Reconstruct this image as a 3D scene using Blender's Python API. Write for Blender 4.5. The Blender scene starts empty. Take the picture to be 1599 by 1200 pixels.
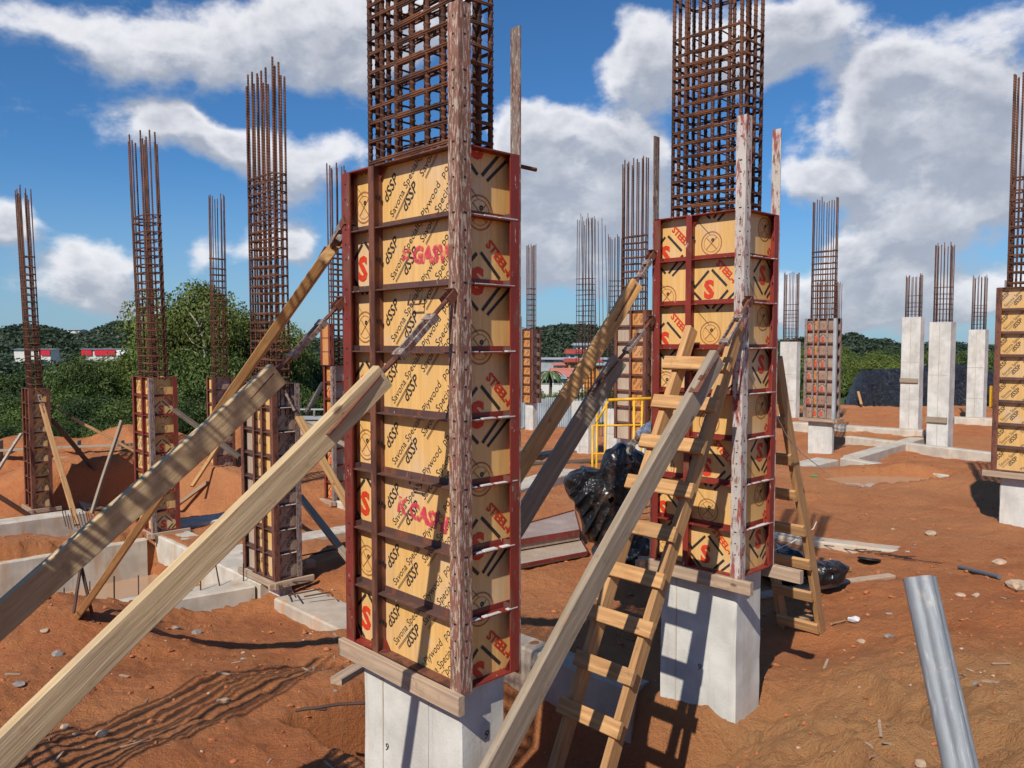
import bpy, bmesh, math, random
import numpy as np
from mathutils import Vector, Matrix
random.seed(7); rng = np.random.default_rng(7)
S = bpy.context.scene; COL = S.collection
R_ = math.radians
# ------------------------------------------------------------------ camera
CZ = 2.6; PITCH = 3.1; FPX = 1250.0
cam = bpy.data.cameras.new('camera'); co = bpy.data.objects.new('camera', cam); COL.objects.link(co)
co.location = (0, 0, CZ); co.rotation_euler = (R_(90-PITCH), 0, 0)
cam.sensor_width = 36; cam.lens = 36*FPX/1599; cam.clip_start = .05; cam.clip_end = 5000
S.camera = co
# ------------------------------------------------------------------ sun + exposure
SUN_AZ = 26.0      # direction light travels, degrees right of forward (+Y)
SUN_EL = 43.0
sd = Vector((math.sin(R_(SUN_AZ))*math.cos(R_(SUN_EL)), math.cos(R_(SUN_AZ))*math.cos(R_(SUN_EL)), -math.sin(R_(SUN_EL))))
sl = bpy.data.lights.new('sun', 'SUN'); sl.energy = 4.2; sl.angle = R_(.55); sl.color = (1, .93, .83)
so = bpy.data.objects.new('sun', sl); COL.objects.link(so)
so.rotation_euler = sd.to_track_quat('-Z', 'Y').to_euler(); so.location = (-20, -30, 40)
S.view_settings.view_transform = 'Standard'; S.view_settings.look = 'None'
S.view_settings.gamma = 1; S.view_settings.use_curve_mapping = False; S.view_settings.exposure = 0.25
# ------------------------------------------------------------------ pixel helper (photo pixels 1599x1200 -> place in the world)
_t = R_(PITCH)
def ray(px, py):
    a = (px-799.5)/FPX; b = -(py-600)/FPX
    return a, math.cos(_t)+b*math.sin(_t), -math.sin(_t)+b*math.cos(_t)
def at(px, py, Y):
    d = ray(px, py); t = Y/d[1]; return Vector((d[0]*t, Y, CZ+d[2]*t))
def atz(px, py, z):
    d = ray(px, py); t = (z-CZ)/d[2]; return Vector((d[0]*t, d[1]*t, z))
G = R_(43.9)
VX = Vector((math.cos(G), math.sin(G), 0)); UX = Vector((-math.sin(G), math.cos(G), 0))
A0 = Vector((-.23, 3.51, 0))
def gr(v, u, z=0): return A0+VX*v+UX*u+Vector((0, 0, z))
# ------------------------------------------------------------------ node helpers
class NT:
    def __init__(s, tree): s.t = tree; s.n = tree.nodes; s.l = tree.links
    def add(s, typ, **k):
        n = s.n.new(typ)
        for a, b in k.items(): setattr(n, a, b)
        return n
    def link(s, a, b): s.l.new(a, b)
    def val(s, sock, v):
        if isinstance(v, bpy.types.NodeSocket): s.link(v, sock)
        else: sock.default_value = v
    def math(s, op, a, b=0.0, c=None, clamp=False):
        n = s.add('ShaderNodeMath', operation=op, use_clamp=clamp); s.val(n.inputs[0], a); s.val(n.inputs[1], b)
        if c is not None: s.val(n.inputs[2], c)
        return n.outputs[0]
    def vmath(s, op, a, b=(0, 0, 0)):
        n = s.add('ShaderNodeVectorMath', operation=op); s.val(n.inputs[0], a); s.val(n.inputs[1], b)
        return n.outputs[1] if op in ('LENGTH', 'DISTANCE', 'DOT_PRODUCT') else n.outputs[0]
    def mix(s, f, a, b, typ='MIX'):
        n = s.add('ShaderNodeMixRGB', blend_type=typ); s.val(n.inputs[0], f)
        for i, x in ((1, a), (2, b)):
            if isinstance(x, tuple): x = (*x[:3], 1)
            s.val(n.inputs[i], x)
        return n.outputs[0]
    def noise(s, vec, scale, detail=4, rough=.55, dist=0, dim='3D'):
        n = s.add('ShaderNodeTexNoise'); n.inputs['Scale'].default_value = scale; n.inputs['Detail'].default_value = detail
        n.inputs['Roughness'].default_value = rough; n.inputs['Distortion'].default_value = dist
        if vec is not None: s.link(vec, n.inputs['Vector'])
        return n.outputs['Fac']
    def ramp(s, f, a, b, lo=0.0, hi=1.0, smooth=True):
        n = s.add('ShaderNodeMapRange', interpolation_type='SMOOTHSTEP' if smooth else 'LINEAR')
        s.val(n.inputs[0], f); s.val(n.inputs[1], a); s.val(n.inputs[2], b); s.val(n.inputs[3], lo); s.val(n.inputs[4], hi)
        return n.outputs[0]
    def mapping(s, vec, scale=(1, 1, 1), loc=(0, 0, 0)):
        n = s.add('ShaderNodeMapping'); s.link(vec, n.inputs[0]); n.inputs['Scale'].default_value = scale; n.inputs['Location'].default_value = loc
        return n.outputs[0]
def material(name):
    m = bpy.data.materials.new(name); m.use_nodes = True; T = NT(m.node_tree)
    b = m.node_tree.nodes['Principled BSDF']; return m, T, b
def coords(T, kind='Object', rnd=True):
    tc = T.add('ShaderNodeTexCoord'); v = tc.outputs[kind]
    if rnd:
        oi = T.add('ShaderNodeObjectInfo')
        k = T.math('MULTIPLY', oi.outputs['Random'], 37.0)
        v = T.vmath('ADD', v, T.vmath('MULTIPLY', (1, 1, 1), k))
        return v, oi.outputs['Random']
    return v, None
def bump(T, b, h, dist=.01, st=.6):
    n = T.add('ShaderNodeBump'); n.inputs['Distance'].default_value = dist; n.inputs['Strength'].default_value = st
    T.link(h, n.inputs['Height']); T.link(n.outputs[0], b.inputs['Normal'])
# ------------------------------------------------------------------ world: Nishita + cumulus
def build_world():
    w = bpy.data.worlds.new('World'); S.world = w; w.use_nodes = True; T = NT(w.node_tree)
    for n in list(T.n): T.n.remove(n)
    out = T.add('ShaderNodeOutputWorld'); bg = T.add('ShaderNodeBackground'); T.link(bg.outputs[0], out.inputs[0])
    sky = T.add('ShaderNodeTexSky', sky_type='NISHITA'); sky.sun_disc = False
    sky.sun_elevation = R_(SUN_EL); sky.sun_rotation = R_(SUN_AZ+180)
    sky.air_density = 1.0; sky.dust_density = .35; sky.ozone_density = 2.2; sky.altitude = 200
    bg.inputs['Strength'].default_value = .085
    tc = T.add('ShaderNodeTexCoord'); d = tc.outputs['Generated']
    sx = T.add('ShaderNodeSeparateXYZ'); T.link(d, sx.inputs[0]); x, y, z = sx.outputs
    az = T.math('ARCTAN2', x, y); el = T.math('ARCSINE', z)
    cx = T.add('ShaderNodeCombineXYZ'); T.link(az, cx.inputs[0]); T.link(el, cx.inputs[1]); P = cx.outputs[0]
    # cloud banks as soft ellipses at directions of the sky (azimuth, elevation), photo-pixel shorthand converted to angles
    def ang(px, py):
        r = ray(px, py); return math.atan2(r[0], r[1]), math.atan2(r[2], math.hypot(r[0], r[1]))
    B = [(250,60,130,60,.95),(430,70,150,80,1.05),(590,60,130,80,.9),(60,30,120,45,.75),(560,10,180,40,.7),(700,40,90,70,.7),
         (250,190,80,45,.8),(330,215,80,45,.9),(400,260,80,45,.85),(470,290,80,50,.9),(520,240,60,40,.7),
         (165,385,48,42,1.0),(20,345,50,45,1.0),(290,385,38,32,.75),(130,440,110,40,.75),(400,385,60,36,.9),(470,400,55,48,1.0),(210,480,160,35,.7),
         (860,205,90,55,1.15),(840,270,110,80,1.15),(960,290,120,90,1.1),(900,390,150,80,1.05),(780,400,70,90,.95),(990,110,75,75,1.0),(1030,30,90,50,.9),(1120,90,90,70,.8),(1260,35,110,55,.95),(1200,90,60,50,.7),
         (1110,400,100,60,.7),(1420,140,110,70,1.05),(1370,215,120,90,1.1),(1510,215,115,85,1.0),(1610,200,90,80,.9),(1300,300,80,40,.8),(1470,280,110,34,.8),
         (1480,350,100,38,1.0),(1390,380,90,36,.95),(1350,430,110,36,.9),(1240,450,60,40,.8),(1500,440,160,45,.75),(1200,490,300,30,.6),(1400,490,300,32,.7),(1570,20,70,40,.8),(1330,395,40,25,.8),
         (-250,150,200,120,1.0),(-500,330,260,90,1.0),(1900,250,220,130,1.1),(2300,100,220,120,1.0),(800,-300,300,140,.9),(200,-350,260,120,.8),(1500,-330,260,130,.9)]
    gname = bpy.data.node_groups.new('cloud_density', 'ShaderNodeTree')
    gname.interface.new_socket('P', in_out='INPUT', socket_type='NodeSocketVector')
    gname.interface.new_socket('D', in_out='OUTPUT', socket_type='NodeSocketFloat')
    g = NT(gname); gi = g.add('NodeGroupInput'); go = g.add('NodeGroupOutput'); p = gi.outputs[0]
    # warp
    wn = g.add('ShaderNodeTexNoise'); wn.inputs['Scale'].default_value = 7; wn.inputs['Detail'].default_value = 5; g.link(p, wn.inputs['Vector'])
    wv = g.vmath('MULTIPLY', g.vmath('SUBTRACT', wn.outputs['Color'], (.5, .5, .5)), (.16, .11, 0))
    pw = g.vmath('ADD', p, wv)
    tot = None
    for (bx, by, rx, ry, amp) in B:
        a, e = ang(bx, by)
        q = g.vmath('MULTIPLY', g.vmath('SUBTRACT', pw, (a, e, 0)), (1250/rx, 1250/ry, 0))
        r2 = g.vmath('DOT_PRODUCT', q, q)
        f = g.math('MULTIPLY', g.math('EXPONENT', g.math('MULTIPLY', r2, -1.25)), amp)
        tot = f if tot is None else g.math('ADD', tot, f)
    # outside the view: general field of the same kind of cloud
    gen = g.ramp(g.noise(p, 2.6, 5, .55), .5, .66, 0, .9)
    sp = g.add('ShaderNodeSeparateXYZ'); g.link(p, sp.inputs[0])
    outm = g.ramp(g.math('ABSOLUTE', sp.outputs[0]), .62, 1.0)
    outm2 = g.ramp(sp.outputs[1], .55, .8)
    om = g.math('MAXIMUM', outm, outm2)
    tot = g.math('ADD', tot, g.math('MULTIPLY', gen, om))
    n1 = g.noise(g.mapping(p, (1, 1.5, 1)), 9, 9, .6, .15)
    D = g.math('ADD', g.math('MINIMUM', tot, 1.25), g.math('MULTIPLY', g.math('SUBTRACT', n1, .5), 1.9))
    g.link(D, go.inputs[0])
    def cd(vec):
        n = T.add('ShaderNodeGroup'); n.node_tree = gname; T.link(vec, n.inputs[0]); return n.outputs[0]
    D0 = cd(P); D1 = cd(T.vmath('ADD', P, (-.012, .03, 0)))
    mask = T.ramp(D0, .52, 1.04)
    lit = T.ramp(T.math('SUBTRACT', D0, D1), -.22, .42)
    thick = T.ramp(D0, .9, 1.8)
    c1 = T.mix(lit, (4.2, 4.6, 5.4), (9.0, 9.0, 9.3))
    c2 = T.mix(thick, c1, (3.6, 3.95, 4.7))
    fine = T.noise(P, 26, 6, .6)
    c3 = T.mix(1.0, c2, T.mix(fine, (.80, .80, .82), (1.16, 1.16, 1.15)), 'MULTIPLY')
    skyc = T.mix(1.0, sky.outputs[0], (.36, .70, 1.02), 'MULTIPLY')
    # thin haze veil close to the horizon
    hz = T.ramp(el, -.02, .22, .55, 0)
    skyh = T.mix(hz, skyc, (3.4, 4.6, 6.2))
    T.link(T.mix(T.math('MULTIPLY', mask, .93), skyh, c3), bg.inputs['Color'])
build_world()

# ------------------------------------------------------------------ materials
M = {}
def mk_paint(name, base, rust=(.14, .05, .028), chip=(.55, .52, .47), rustamt=.5, chipamt=.68, rough=.55, stretch=(1, 1, .3), sc=14):
    m, T, b = material(name); v, r = coords(T)
    vs = T.mapping(v, stretch)
    n1 = T.noise(vs, sc, 8, .65); n2 = T.noise(vs, sc*2.6, 8, .7); n3 = T.noise(v, 3, 3)
    c = T.mix(T.ramp(n3, .3, .7), base, tuple(x*.72 for x in base))
    c = T.mix(T.ramp(n1, rustamt-.03, rustamt+.06), c, T.mix(n2, tuple(x*.6 for x in rust), tuple(min(1, x*1.7) for x in rust)))
    c = T.mix(T.ramp(n2, chipamt-.02, chipamt+.02), c, chip)
    T.link(c, b.inputs['Base Color']); b.inputs['Roughness'].default_value = rough
    bump(T, b, T.math('ADD', n1, n2), .004, .5); M[name] = m
mk_paint('red_steel', (.21, .030, .020), rustamt=.53, chipamt=.66)
mk_paint('red_clean', (.235, .026, .016), rustamt=.575, chipamt=.655)
mk_paint('brown_steel', (.10, .035, .022), rustamt=.45, chipamt=.72, rough=.7)
mk_paint('dark_steel', (.11, .055, .045), rustamt=.55, chipamt=.66, chip=(.42, .42, .42), rough=.6)
mk_paint('flaky_angle', (.25, .10, .07), rust=(.15, .08, .05), chip=(.42, .33, .26), rustamt=.50, chipamt=.535, rough=.8, stretch=(1, 1, .16), sc=34)
mk_paint('grey_angle', (.24, .18, .155), rust=(.12, .05, .03), chip=(.38, .34, .30), rustamt=.52, chipamt=.57, rough=.8, stretch=(1, 1, .22), sc=30)
mk_paint('white_angle', (.52, .47, .43), rust=(.26, .06, .05), chip=(.22, .12, .09), rustamt=.53, chipamt=.56, rough=.75, stretch=(1, 1, .25), sc=16)
mk_paint('galv_steel', (.42, .44, .46), rust=(.30, .30, .30), chip=(.6, .6, .6), rustamt=.62, chipamt=.75, rough=.45)

def mk_rust(name, a, b_, sc=40):
    m, T, b = material(name); v, r = coords(T)
    n = T.noise(v, sc, 5, .65); n2 = T.noise(v, sc*.1, 3)
    c = T.mix(n, a, b_); c = T.mix(T.ramp(n2, .35, .7), c, tuple(x*.55 for x in a))
    T.link(c, b.inputs['Base Color']); b.inputs['Roughness'].default_value = .85
    bump(T, b, n, .003, .6); M[name] = m
mk_rust('rebar', (.065, .025, .015), (.20, .075, .035))
mk_rust('tie_steel', (.08, .03, .015), (.26, .095, .035))
mk_rust('rebar_far', (.05, .028, .022), (.12, .058, .038))

def mk_ply(name, base, dark, varn=.35):
    m, T, b = material(name); v, r = coords(T)
    vs = T.mapping(v, (28, 28, 1.2)); n = T.noise(vs, 1.5, 6, .6, .6); n2 = T.noise(v, 3, 4); n3 = T.noise(v, 55, 4, .7)
    c = T.mix(T.ramp(n, .3, .7), base, dark); c = T.mix(T.math('MULTIPLY', T.ramp(n2, .45, .75), varn), c, (.62, .50, .38))
    c = T.mix(T.math('MULTIPLY', T.ramp(n3, .66, .72), .35), c, (.3, .18, .1)); n4 = T.noise(v, 7, 8, .75, .6); c = T.mix(T.math('MULTIPLY', T.ramp(n4, .58, .66), .5), c, (.58, .50, .42)); n5 = T.noise(T.mapping(v, (9, 9, 1.1)), 1.6, 6, .7); c = T.mix(T.math('MULTIPLY', T.ramp(n5, .60, .75), .4), c, (.34, .20, .10))
    oi = T.add('ShaderNodeHueSaturation'); T.link(c, oi.inputs['Color']); T.link(T.math('ADD', T.math('MULTIPLY', r, .22), .88), oi.inputs['Value'])
    T.link(oi.outputs[0], b.inputs['Base Color']); b.inputs['Roughness'].default_value = .38; b.inputs['Coat Weight'].default_value = .15
    b.inputs['Coat Roughness'].default_value = .25
    bump(T, b, n, .001, .3); M[name] = m
mk_ply('plywood', (.76, .46, .16), (.64, .37, .125), .5)
mk_ply('plywood_pale', (.48, .37, .27), (.36, .27, .19))
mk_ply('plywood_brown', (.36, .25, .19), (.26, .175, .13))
mk_ply('plywood_orange', (.66, .30, .085), (.50, .20, .06))

def flat(name, col, rough=.6, var=.25, sc=20, spec=.5, metal=0.0, coat=0.0):
    m, T, b = material(name); v, r = coords(T)
    n = T.noise(v, sc, 5, .6)
    c = T.mix(T.math('MULTIPLY', T.ramp(n, .35, .7), 1.0), col, tuple(x*(1-var) for x in col))
    T.link(c, b.inputs['Base Color']); b.inputs['Roughness'].default_value = rough; b.inputs['Metallic'].default_value = metal
    b.inputs['Coat Weight'].default_value = coat; b.inputs['Specular IOR Level'].default_value = spec
    M[name] = m; return m, T, b
flat('ink_black', (.035, .03, .026), .6, .5, 60)
flat('ink_grey', (.20, .13, .07), .6, .3, 60)
flat('ink_red', (.68, .05, .015), .6, .3, 60)
flat('ink_brown', (.42, .16, .05), .6, .4, 90)
flat('spray_pink', (.72, .05, .10), .6, .3, 30)
flat('yellow_paint', (.72, .38, .01), .4, .25, 12)
flat('hole', (.012, .01, .01), .9, .1, 10)
flat('white_paint', (.75, .75, .73), .6, .15, 8)
flat('house_white', (.62, .60, .56), .8, .15, .6)
flat('house_orange', (.60, .25, .05), .8, .2, .6)
flat('roof_red', (.42, .06, .035), .8, .3, 1)
flat('roof_salmon', (.56, .19, .13), .8, .2, 1)
flat('roof_grey', (.36, .38, .40), .7, .3, 1)
flat('window_dark', (.03, .035, .04), .2, .3, 3)
flat('sign_red', (.55, .01, .03), .5, .15, 2)
flat('lid', (.012, .013, .02), .45, .2, 10)
flat('grey_pipe', (.11, .13, .15), .6, .3, 20)
flat('rock_grey', (.30, .27, .24), .9, .5, 14)
flat('rock_pale', (.50, .36, .24), .9, .4, 18)
flat('clod', (.42, .145, .055), .95, .5, 30)
flat('shirt_cloth', (.50, .52, .56), .9, .2, 25)
flat('glove_cloth', (.58, .47, .30), .9, .35, 40)
flat('skin', (.25, .13, .08), .6, .2, 20)
flat('trousers_cloth', (.05, .07, .12), .9, .3, 20)
flat('boot_rubber', (.03, .025, .02), .7, .3, 20)
flat('hair', (.01, .008, .007), .7, .3, 40)
flat('zinc', (.40, .43, .46), .5, .3, 2)
flat('palm_leaf', (.10, .14, .045), .6, .4, 3)
flat('bark', (.12, .085, .06), .9, .5, 12)
flat('bark_pale', (.42, .36, .28), .9, .4, 8)
flat('green_plastic', (.05, .40, .12), .4, .2, 8)

def mk_wood(name, a, b_, grey=.3, knots=True):
    m, T, b = material(name); v, r = coords(T)
    vs = T.mapping(v, (1.6, 22, 22)); n = T.noise(vs, 1.6, 7, .62, 1.1)
    n2 = T.noise(T.mapping(v, (3, 90, 90)), 1.5, 4, .6); n3 = T.noise(v, 2.2, 4)
    wv = T.add('ShaderNodeTexWave', wave_type='RINGS', rings_direction='X'); wv.inputs['Scale'].default_value = 9; wv.inputs['Distortion'].default_value = 5
    wv.inputs['Detail'].default_value = 3; T.link(T.mapping(v, (.12, 1, 1)), wv.inputs['Vector'])
    c = T.mix(T.ramp(n, .32, .68), a, b_); c = T.mix(T.math('MULTIPLY', wv.outputs['Fac'], .35), c, tuple(x*.62 for x in b_))
    c = T.mix(T.math('MULTIPLY', T.ramp(n2, .5, .8), .45), c, tuple(x*.5 for x in b_))
    c = T.mix(T.math('MULTIPLY', T.ramp(n3, .4, .75), grey), c, (.28, .23, .18))
    if knots:
        vo = T.add('ShaderNodeTexVoronoi'); vo.inputs['Scale'].default_value = 3.2; T.link(T.mapping(v, (1, 2.2, 2.2)), vo.inputs['Vector'])
        c = T.mix(T.ramp(vo.outputs['Distance'], .05, .11, .8, 0), c, (.10, .05, .025))
    nd = T.noise(v, 5, 7, .75, .4); c = T.mix(T.math('MULTIPLY', T.ramp(nd, .56, .68), .55), c, tuple(x*.45 for x in b_)); nm = T.noise(v, 11, 6, .7); c = T.mix(T.math('MULTIPLY', T.ramp(nm, .62, .70), .45), c, (.36, .17, .08))
    h = T.add('ShaderNodeHueSaturation'); T.link(c, h.inputs['Color']); T.link(T.math('ADD', T.math('MULTIPLY', r, .3), .85), h.inputs['Value'])
    T.link(h.outputs[0], b.inputs['Base Color']); b.inputs['Roughness'].default_value = .75
    bump(T, b, T.math('ADD', n, n2), .003, .5); M[name] = m
mk_wood('pine', (.62, .47, .27), (.47, .32, .16), .35)
mk_wood('lumber_yellow', (.58, .33, .12), (.43, .22, .075), .12)
mk_wood('lumber_orange', (.56, .32, .13), (.40, .20, .075), .12)
mk_wood('lumber_grey', (.34, .27, .19), (.24, .18, .12), .6)
mk_wood('lumber_dark', (.12, .085, .055), (.08, .055, .035), .2)
mk_wood('batten', (.50, .36, .24), (.36, .25, .17), .4)

def mk_conc(name, base, stain=(.42, .30, .19), amt=.4, sc=3):
    m, T, b = material(name); v, r = coords(T); 
    n = T.noise(v, sc, 8, .6); n2 = T.noise(v, 60, 5, .7); n3 = T.noise(T.mapping(v, (5, 5, .8)), 1.2, 5, .6)
    vo = T.add('ShaderNodeTexVoronoi'); vo.inputs['Scale'].default_value = 45; T.link(v, vo.inputs['Vector'])
    c = T.mix(T.ramp(n, .3, .7), base, tuple(x*.72 for x in base)); c = T.mix(T.math('MULTIPLY', T.ramp(n3, .5, .75), amt), c, stain); n7 = T.noise(T.mapping(v, (14, 14, .9)), 1.5, 6, .7); c = T.mix(T.math('MULTIPLY', T.ramp(n7, .56, .72), .4), c, (.30, .28, .25))
    c = T.mix(T.math('MULTIPLY', T.ramp(n2, .62, .7), .3), c, (.2, .19, .18))
    c = T.mix(T.ramp(vo.outputs['Distance'], .08, .13, .35, 0), c, (.12, .11, .1))
    # soil splash on the lowest part of whatever stands here
    tc = T.add('ShaderNodeTexCoord'); s = T.add('ShaderNodeSeparateXYZ'); T.link(tc.outputs['Object'], s.inputs[0])
    T.link(c, b.inputs['Base Color']); b.inputs['Roughness'].default_value = .88
    bump(T, b, T.math('ADD', n2, T.math('MULTIPLY', n, 2)), .004, .5); M[name] = m
mk_conc('concrete', (.64, .63, .58), amt=.42)
mk_conc('concrete_beam', (.56, .50, .41), (.44, .27, .14), .8)
mk_conc('concrete_dirty', (.52, .43, .33), (.48, .26, .13), .85)

def mk_leaf(name, a, b_):
    m, T, b = material(name)
    gi = T.add('ShaderNodeNewGeometry'); tc = T.add('ShaderNodeTexCoord')
    n = T.noise(tc.outputs['Object'], 1.1, 3); rnd = gi.outputs['Random Per Island']
    c = T.mix(rnd, a, b_); c = T.mix(T.ramp(n, .4, .65), c, tuple(x*.6 for x in a))
    T.link(c, b.inputs['Base Color']); b.inputs['Roughness'].default_value = .55
    b.inputs['Specular IOR Level'].default_value = .3
    tr = T.add('ShaderNodeBsdfTranslucent'); T.link(c, tr.inputs['Color']); mx = T.add('ShaderNodeMixShader'); mx.inputs[0].default_value = .28
    o = T.n['Material Output']; T.link(b.outputs[0], mx.inputs[1]); T.link(tr.outputs[0], mx.inputs[2]); T.link(mx.outputs[0], o.inputs[0])
    M[name] = m
mk_leaf('leaf_light', (.12, .16, .03), (.22, .26, .06))
mk_leaf('leaf_mid', (.065, .11, .022), (.15, .20, .05))
mk_leaf('leaf_dark', (.035, .07, .018), (.09, .13, .035))
mk_leaf('leaf_far', (.062, .092, .052), (.082, .115, .064))

m = M['spray_pink']; T = NT(m.node_tree); b = m.node_tree.nodes['Principled BSDF']; tc = T.add('ShaderNodeTexCoord'); tr = T.add('ShaderNodeBsdfTransparent'); mx = T.add('ShaderNodeMixShader')
T.link(T.ramp(T.noise(tc.outputs['Object'], 28, 5, .7), .40, .54, .15, .85), mx.inputs[0]); T.link(tr.outputs[0], mx.inputs[1]); T.link(b.outputs[0], mx.inputs[2]); T.link(mx.outputs[0], m.node_tree.nodes['Material Output'].inputs[0])
m, T, b = material('black_plastic'); v, r = coords(T)
T.link(T.mix(T.math('MULTIPLY', T.ramp(T.noise(v, 6, 7, .7), .5, .72), .35), (.008, .008, .009), (.20, .09, .04)), b.inputs['Base Color']); b.inputs['Roughness'].default_value = .34
vo = T.add('ShaderNodeTexVoronoi', feature='DISTANCE_TO_EDGE'); vo.inputs['Scale'].default_value = 4.5; T.link(T.vmath('ADD', T.mapping(v, (1, 1, .45)), T.vmath('MULTIPLY', T.vmath('MULTIPLY', (1, 1, 1), T.noise(v, 5, 3)), (.4, .4, .4))), vo.inputs['Vector']); bump(T, b, T.math('MINIMUM', vo.outputs['Distance'], .25), .07, .45); M['black_plastic'] = m
m, T, b = material('tarp'); v, r = coords(T)
b.inputs['Base Color'].default_value = (.012, .012, .015, 1); b.inputs['Roughness'].default_value = .34
bump(T, b, T.noise(T.mapping(v, (1, 1, .35)), 3.2, 7, .65, 1.2), .25, .9); M['tarp'] = m
m, T, b = material('galvanised'); v, r = coords(T)
n = T.noise(T.mapping(v, (.35, 1, 1)), 30, 6, .6); n9 = T.noise(T.mapping(v, (.12, 1, 1)), 90, 4, .7); c = T.mix(n, (.15, .165, .18), (.30, .32, .335)); c = T.mix(T.ramp(n9, .5, .75), c, (.40, .42, .43)); n10 = T.noise(v, 16, 7, .75); c = T.mix(T.math('MULTIPLY', T.ramp(n10, .56, .66), .6), c, (.42, .38, .33)); T.link(c, b.inputs['Base Color'])
b.inputs['Metallic'].default_value = .15; b.inputs['Roughness'].default_value = .62; bump(T, b, n, .002, .3); M['galvanised'] = m
m, T, b = material('muddy_water'); v, r = coords(T, rnd=False)
n = T.noise(v, .8, 4); T.link(T.mix(n, (.36, .22, .13), (.46, .30, .19)), b.inputs['Base Color']); b.inputs['Roughness'].default_value = .06
bump(T, b, T.noise(v, 9, 3), .004, .15); M['muddy_water'] = m
m, T, b = material('rope'); b.inputs['Base Color'].default_value = (.7, .7, .68, 1); M['rope'] = m

def mk_ground():
    m, T, b = material('soil'); tc = T.add('ShaderNodeTexCoord'); v = tc.outputs['Object']
    n0 = T.noise(v, .22, 4, .5); n1 = T.noise(v, 1.3, 8, .62, .3); n2 = T.noise(v, 9, 8, .7); n3 = T.noise(v, 42, 6, .75); n4 = T.noise(v, 130, 3, .7)
    c = T.mix(T.ramp(n1, .3, .7), (.62, .235, .085), (.48, .160, .060))
    c = T.mix(T.math('MULTIPLY', T.ramp(n0, .42, .62), .5), c, (.54, .25, .11))
    c = T.mix(T.math('MULTIPLY', T.ramp(n2, .52, .70), .55), c, (.47, .22, .105))
    c = T.mix(T.math('MULTIPLY', T.ramp(n2, .30, .42, 1, 0), .45), c, (.20, .06, .026))
    c = T.mix(T.math('MULTIPLY', T.ramp(n3, .62, .72), .55), c, (.52, .33, .20))
    c = T.mix(T.math('MULTIPLY', T.ramp(n4, .70, .76), .6), c, (.60, .48, .36))
    # pale ochre clay of the heap at the right front
    sx = T.add('ShaderNodeSeparateXYZ'); T.link(v, sx.inputs[0]); X, Y, Z = sx.outputs
    och = T.math('MULTIPLY', T.ramp(T.math('ADD', X, T.math('MULTIPLY', T.math('SUBTRACT', n1, .5), 2.0)), .5, 1.6), T.ramp(Y, 6.4, 4.9))
    och = T.math('MULTIPLY', och, T.ramp(n2, .25, .6, .45, 1))
    c = T.mix(T.math('MULTIPLY', och, .8), c, T.mix(n3, (.50, .25, .095), (.64, .37, .17)))
    # grass and scrub where the site ends
    e = T.math('ADD', Y, T.math('MULTIPLY', T.math('SUBTRACT', n0, .5), 8))
    edge = T.math('ADD', 25.0, T.math('MULTIPLY', T.ramp(X, -2, 9), 12))
    gm = T.ramp(T.math('SUBTRACT', e, edge), -1.0, 1.5)
    gm = T.math('MAXIMUM', gm, T.ramp(T.math('ABSOLUTE', X), 45, 50))
    n5 = T.noise(v, .035, 5, .6)
    gc = T.mix(n1, (.045, .075, .02), (.11, .14, .045)); gc = T.mix(T.ramp(n5, .5, .62), gc, (.17, .18, .075))
    T.link(T.mix(gm, c, gc), b.inputs['Base Color']); b.inputs['Roughness'].default_value = .93; b.inputs['Specular IOR Level'].default_value = .2
    bump(T, b, T.math('ADD', T.math('MULTIPLY', n2, 1.2), T.math('ADD', T.math('MULTIPLY', n3, .7), T.math('MULTIPLY', n4, .3))), .06, 1.0)
    M['soil'] = m
mk_ground()

# ------------------------------------------------------------------ mesh helpers
def link(o, parent=None):
    COL.objects.link(o)
    if parent is not None: o.parent = parent
    return o
def set_mesh(name, V, Fc, mat, smooth=False):
    me = bpy.data.meshes.new(name); me.from_pydata([tuple(p) for p in V], [], [tuple(f) for f in Fc]); me.update()
    if mat is not None: me.materials.append(M[mat] if isinstance(mat, str) else mat)
    if smooth: me.polygons.foreach_set('use_smooth', [True]*len(me.polygons))
    return me
def np_mesh(name, V, Q, mat, smooth=False):
    """V (n,3) array, Q (m,k) array of equal size faces"""
    me = bpy.data.meshes.new(name); n = len(V); mq, k = Q.shape
    me.vertices.add(n); me.vertices.foreach_set('co', np.asarray(V, dtype=np.float32).ravel())
    me.loops.add(mq*k); me.loops.foreach_set('vertex_index', Q.astype(np.int32).ravel())
    me.polygons.add(mq); me.polygons.foreach_set('loop_start', np.arange(0, mq*k, k, dtype=np.int32))
    me.polygons.foreach_set('use_smooth', np.full(mq, smooth)); me.update(calc_edges=True); me.materials.append(M[mat]); return me
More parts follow.
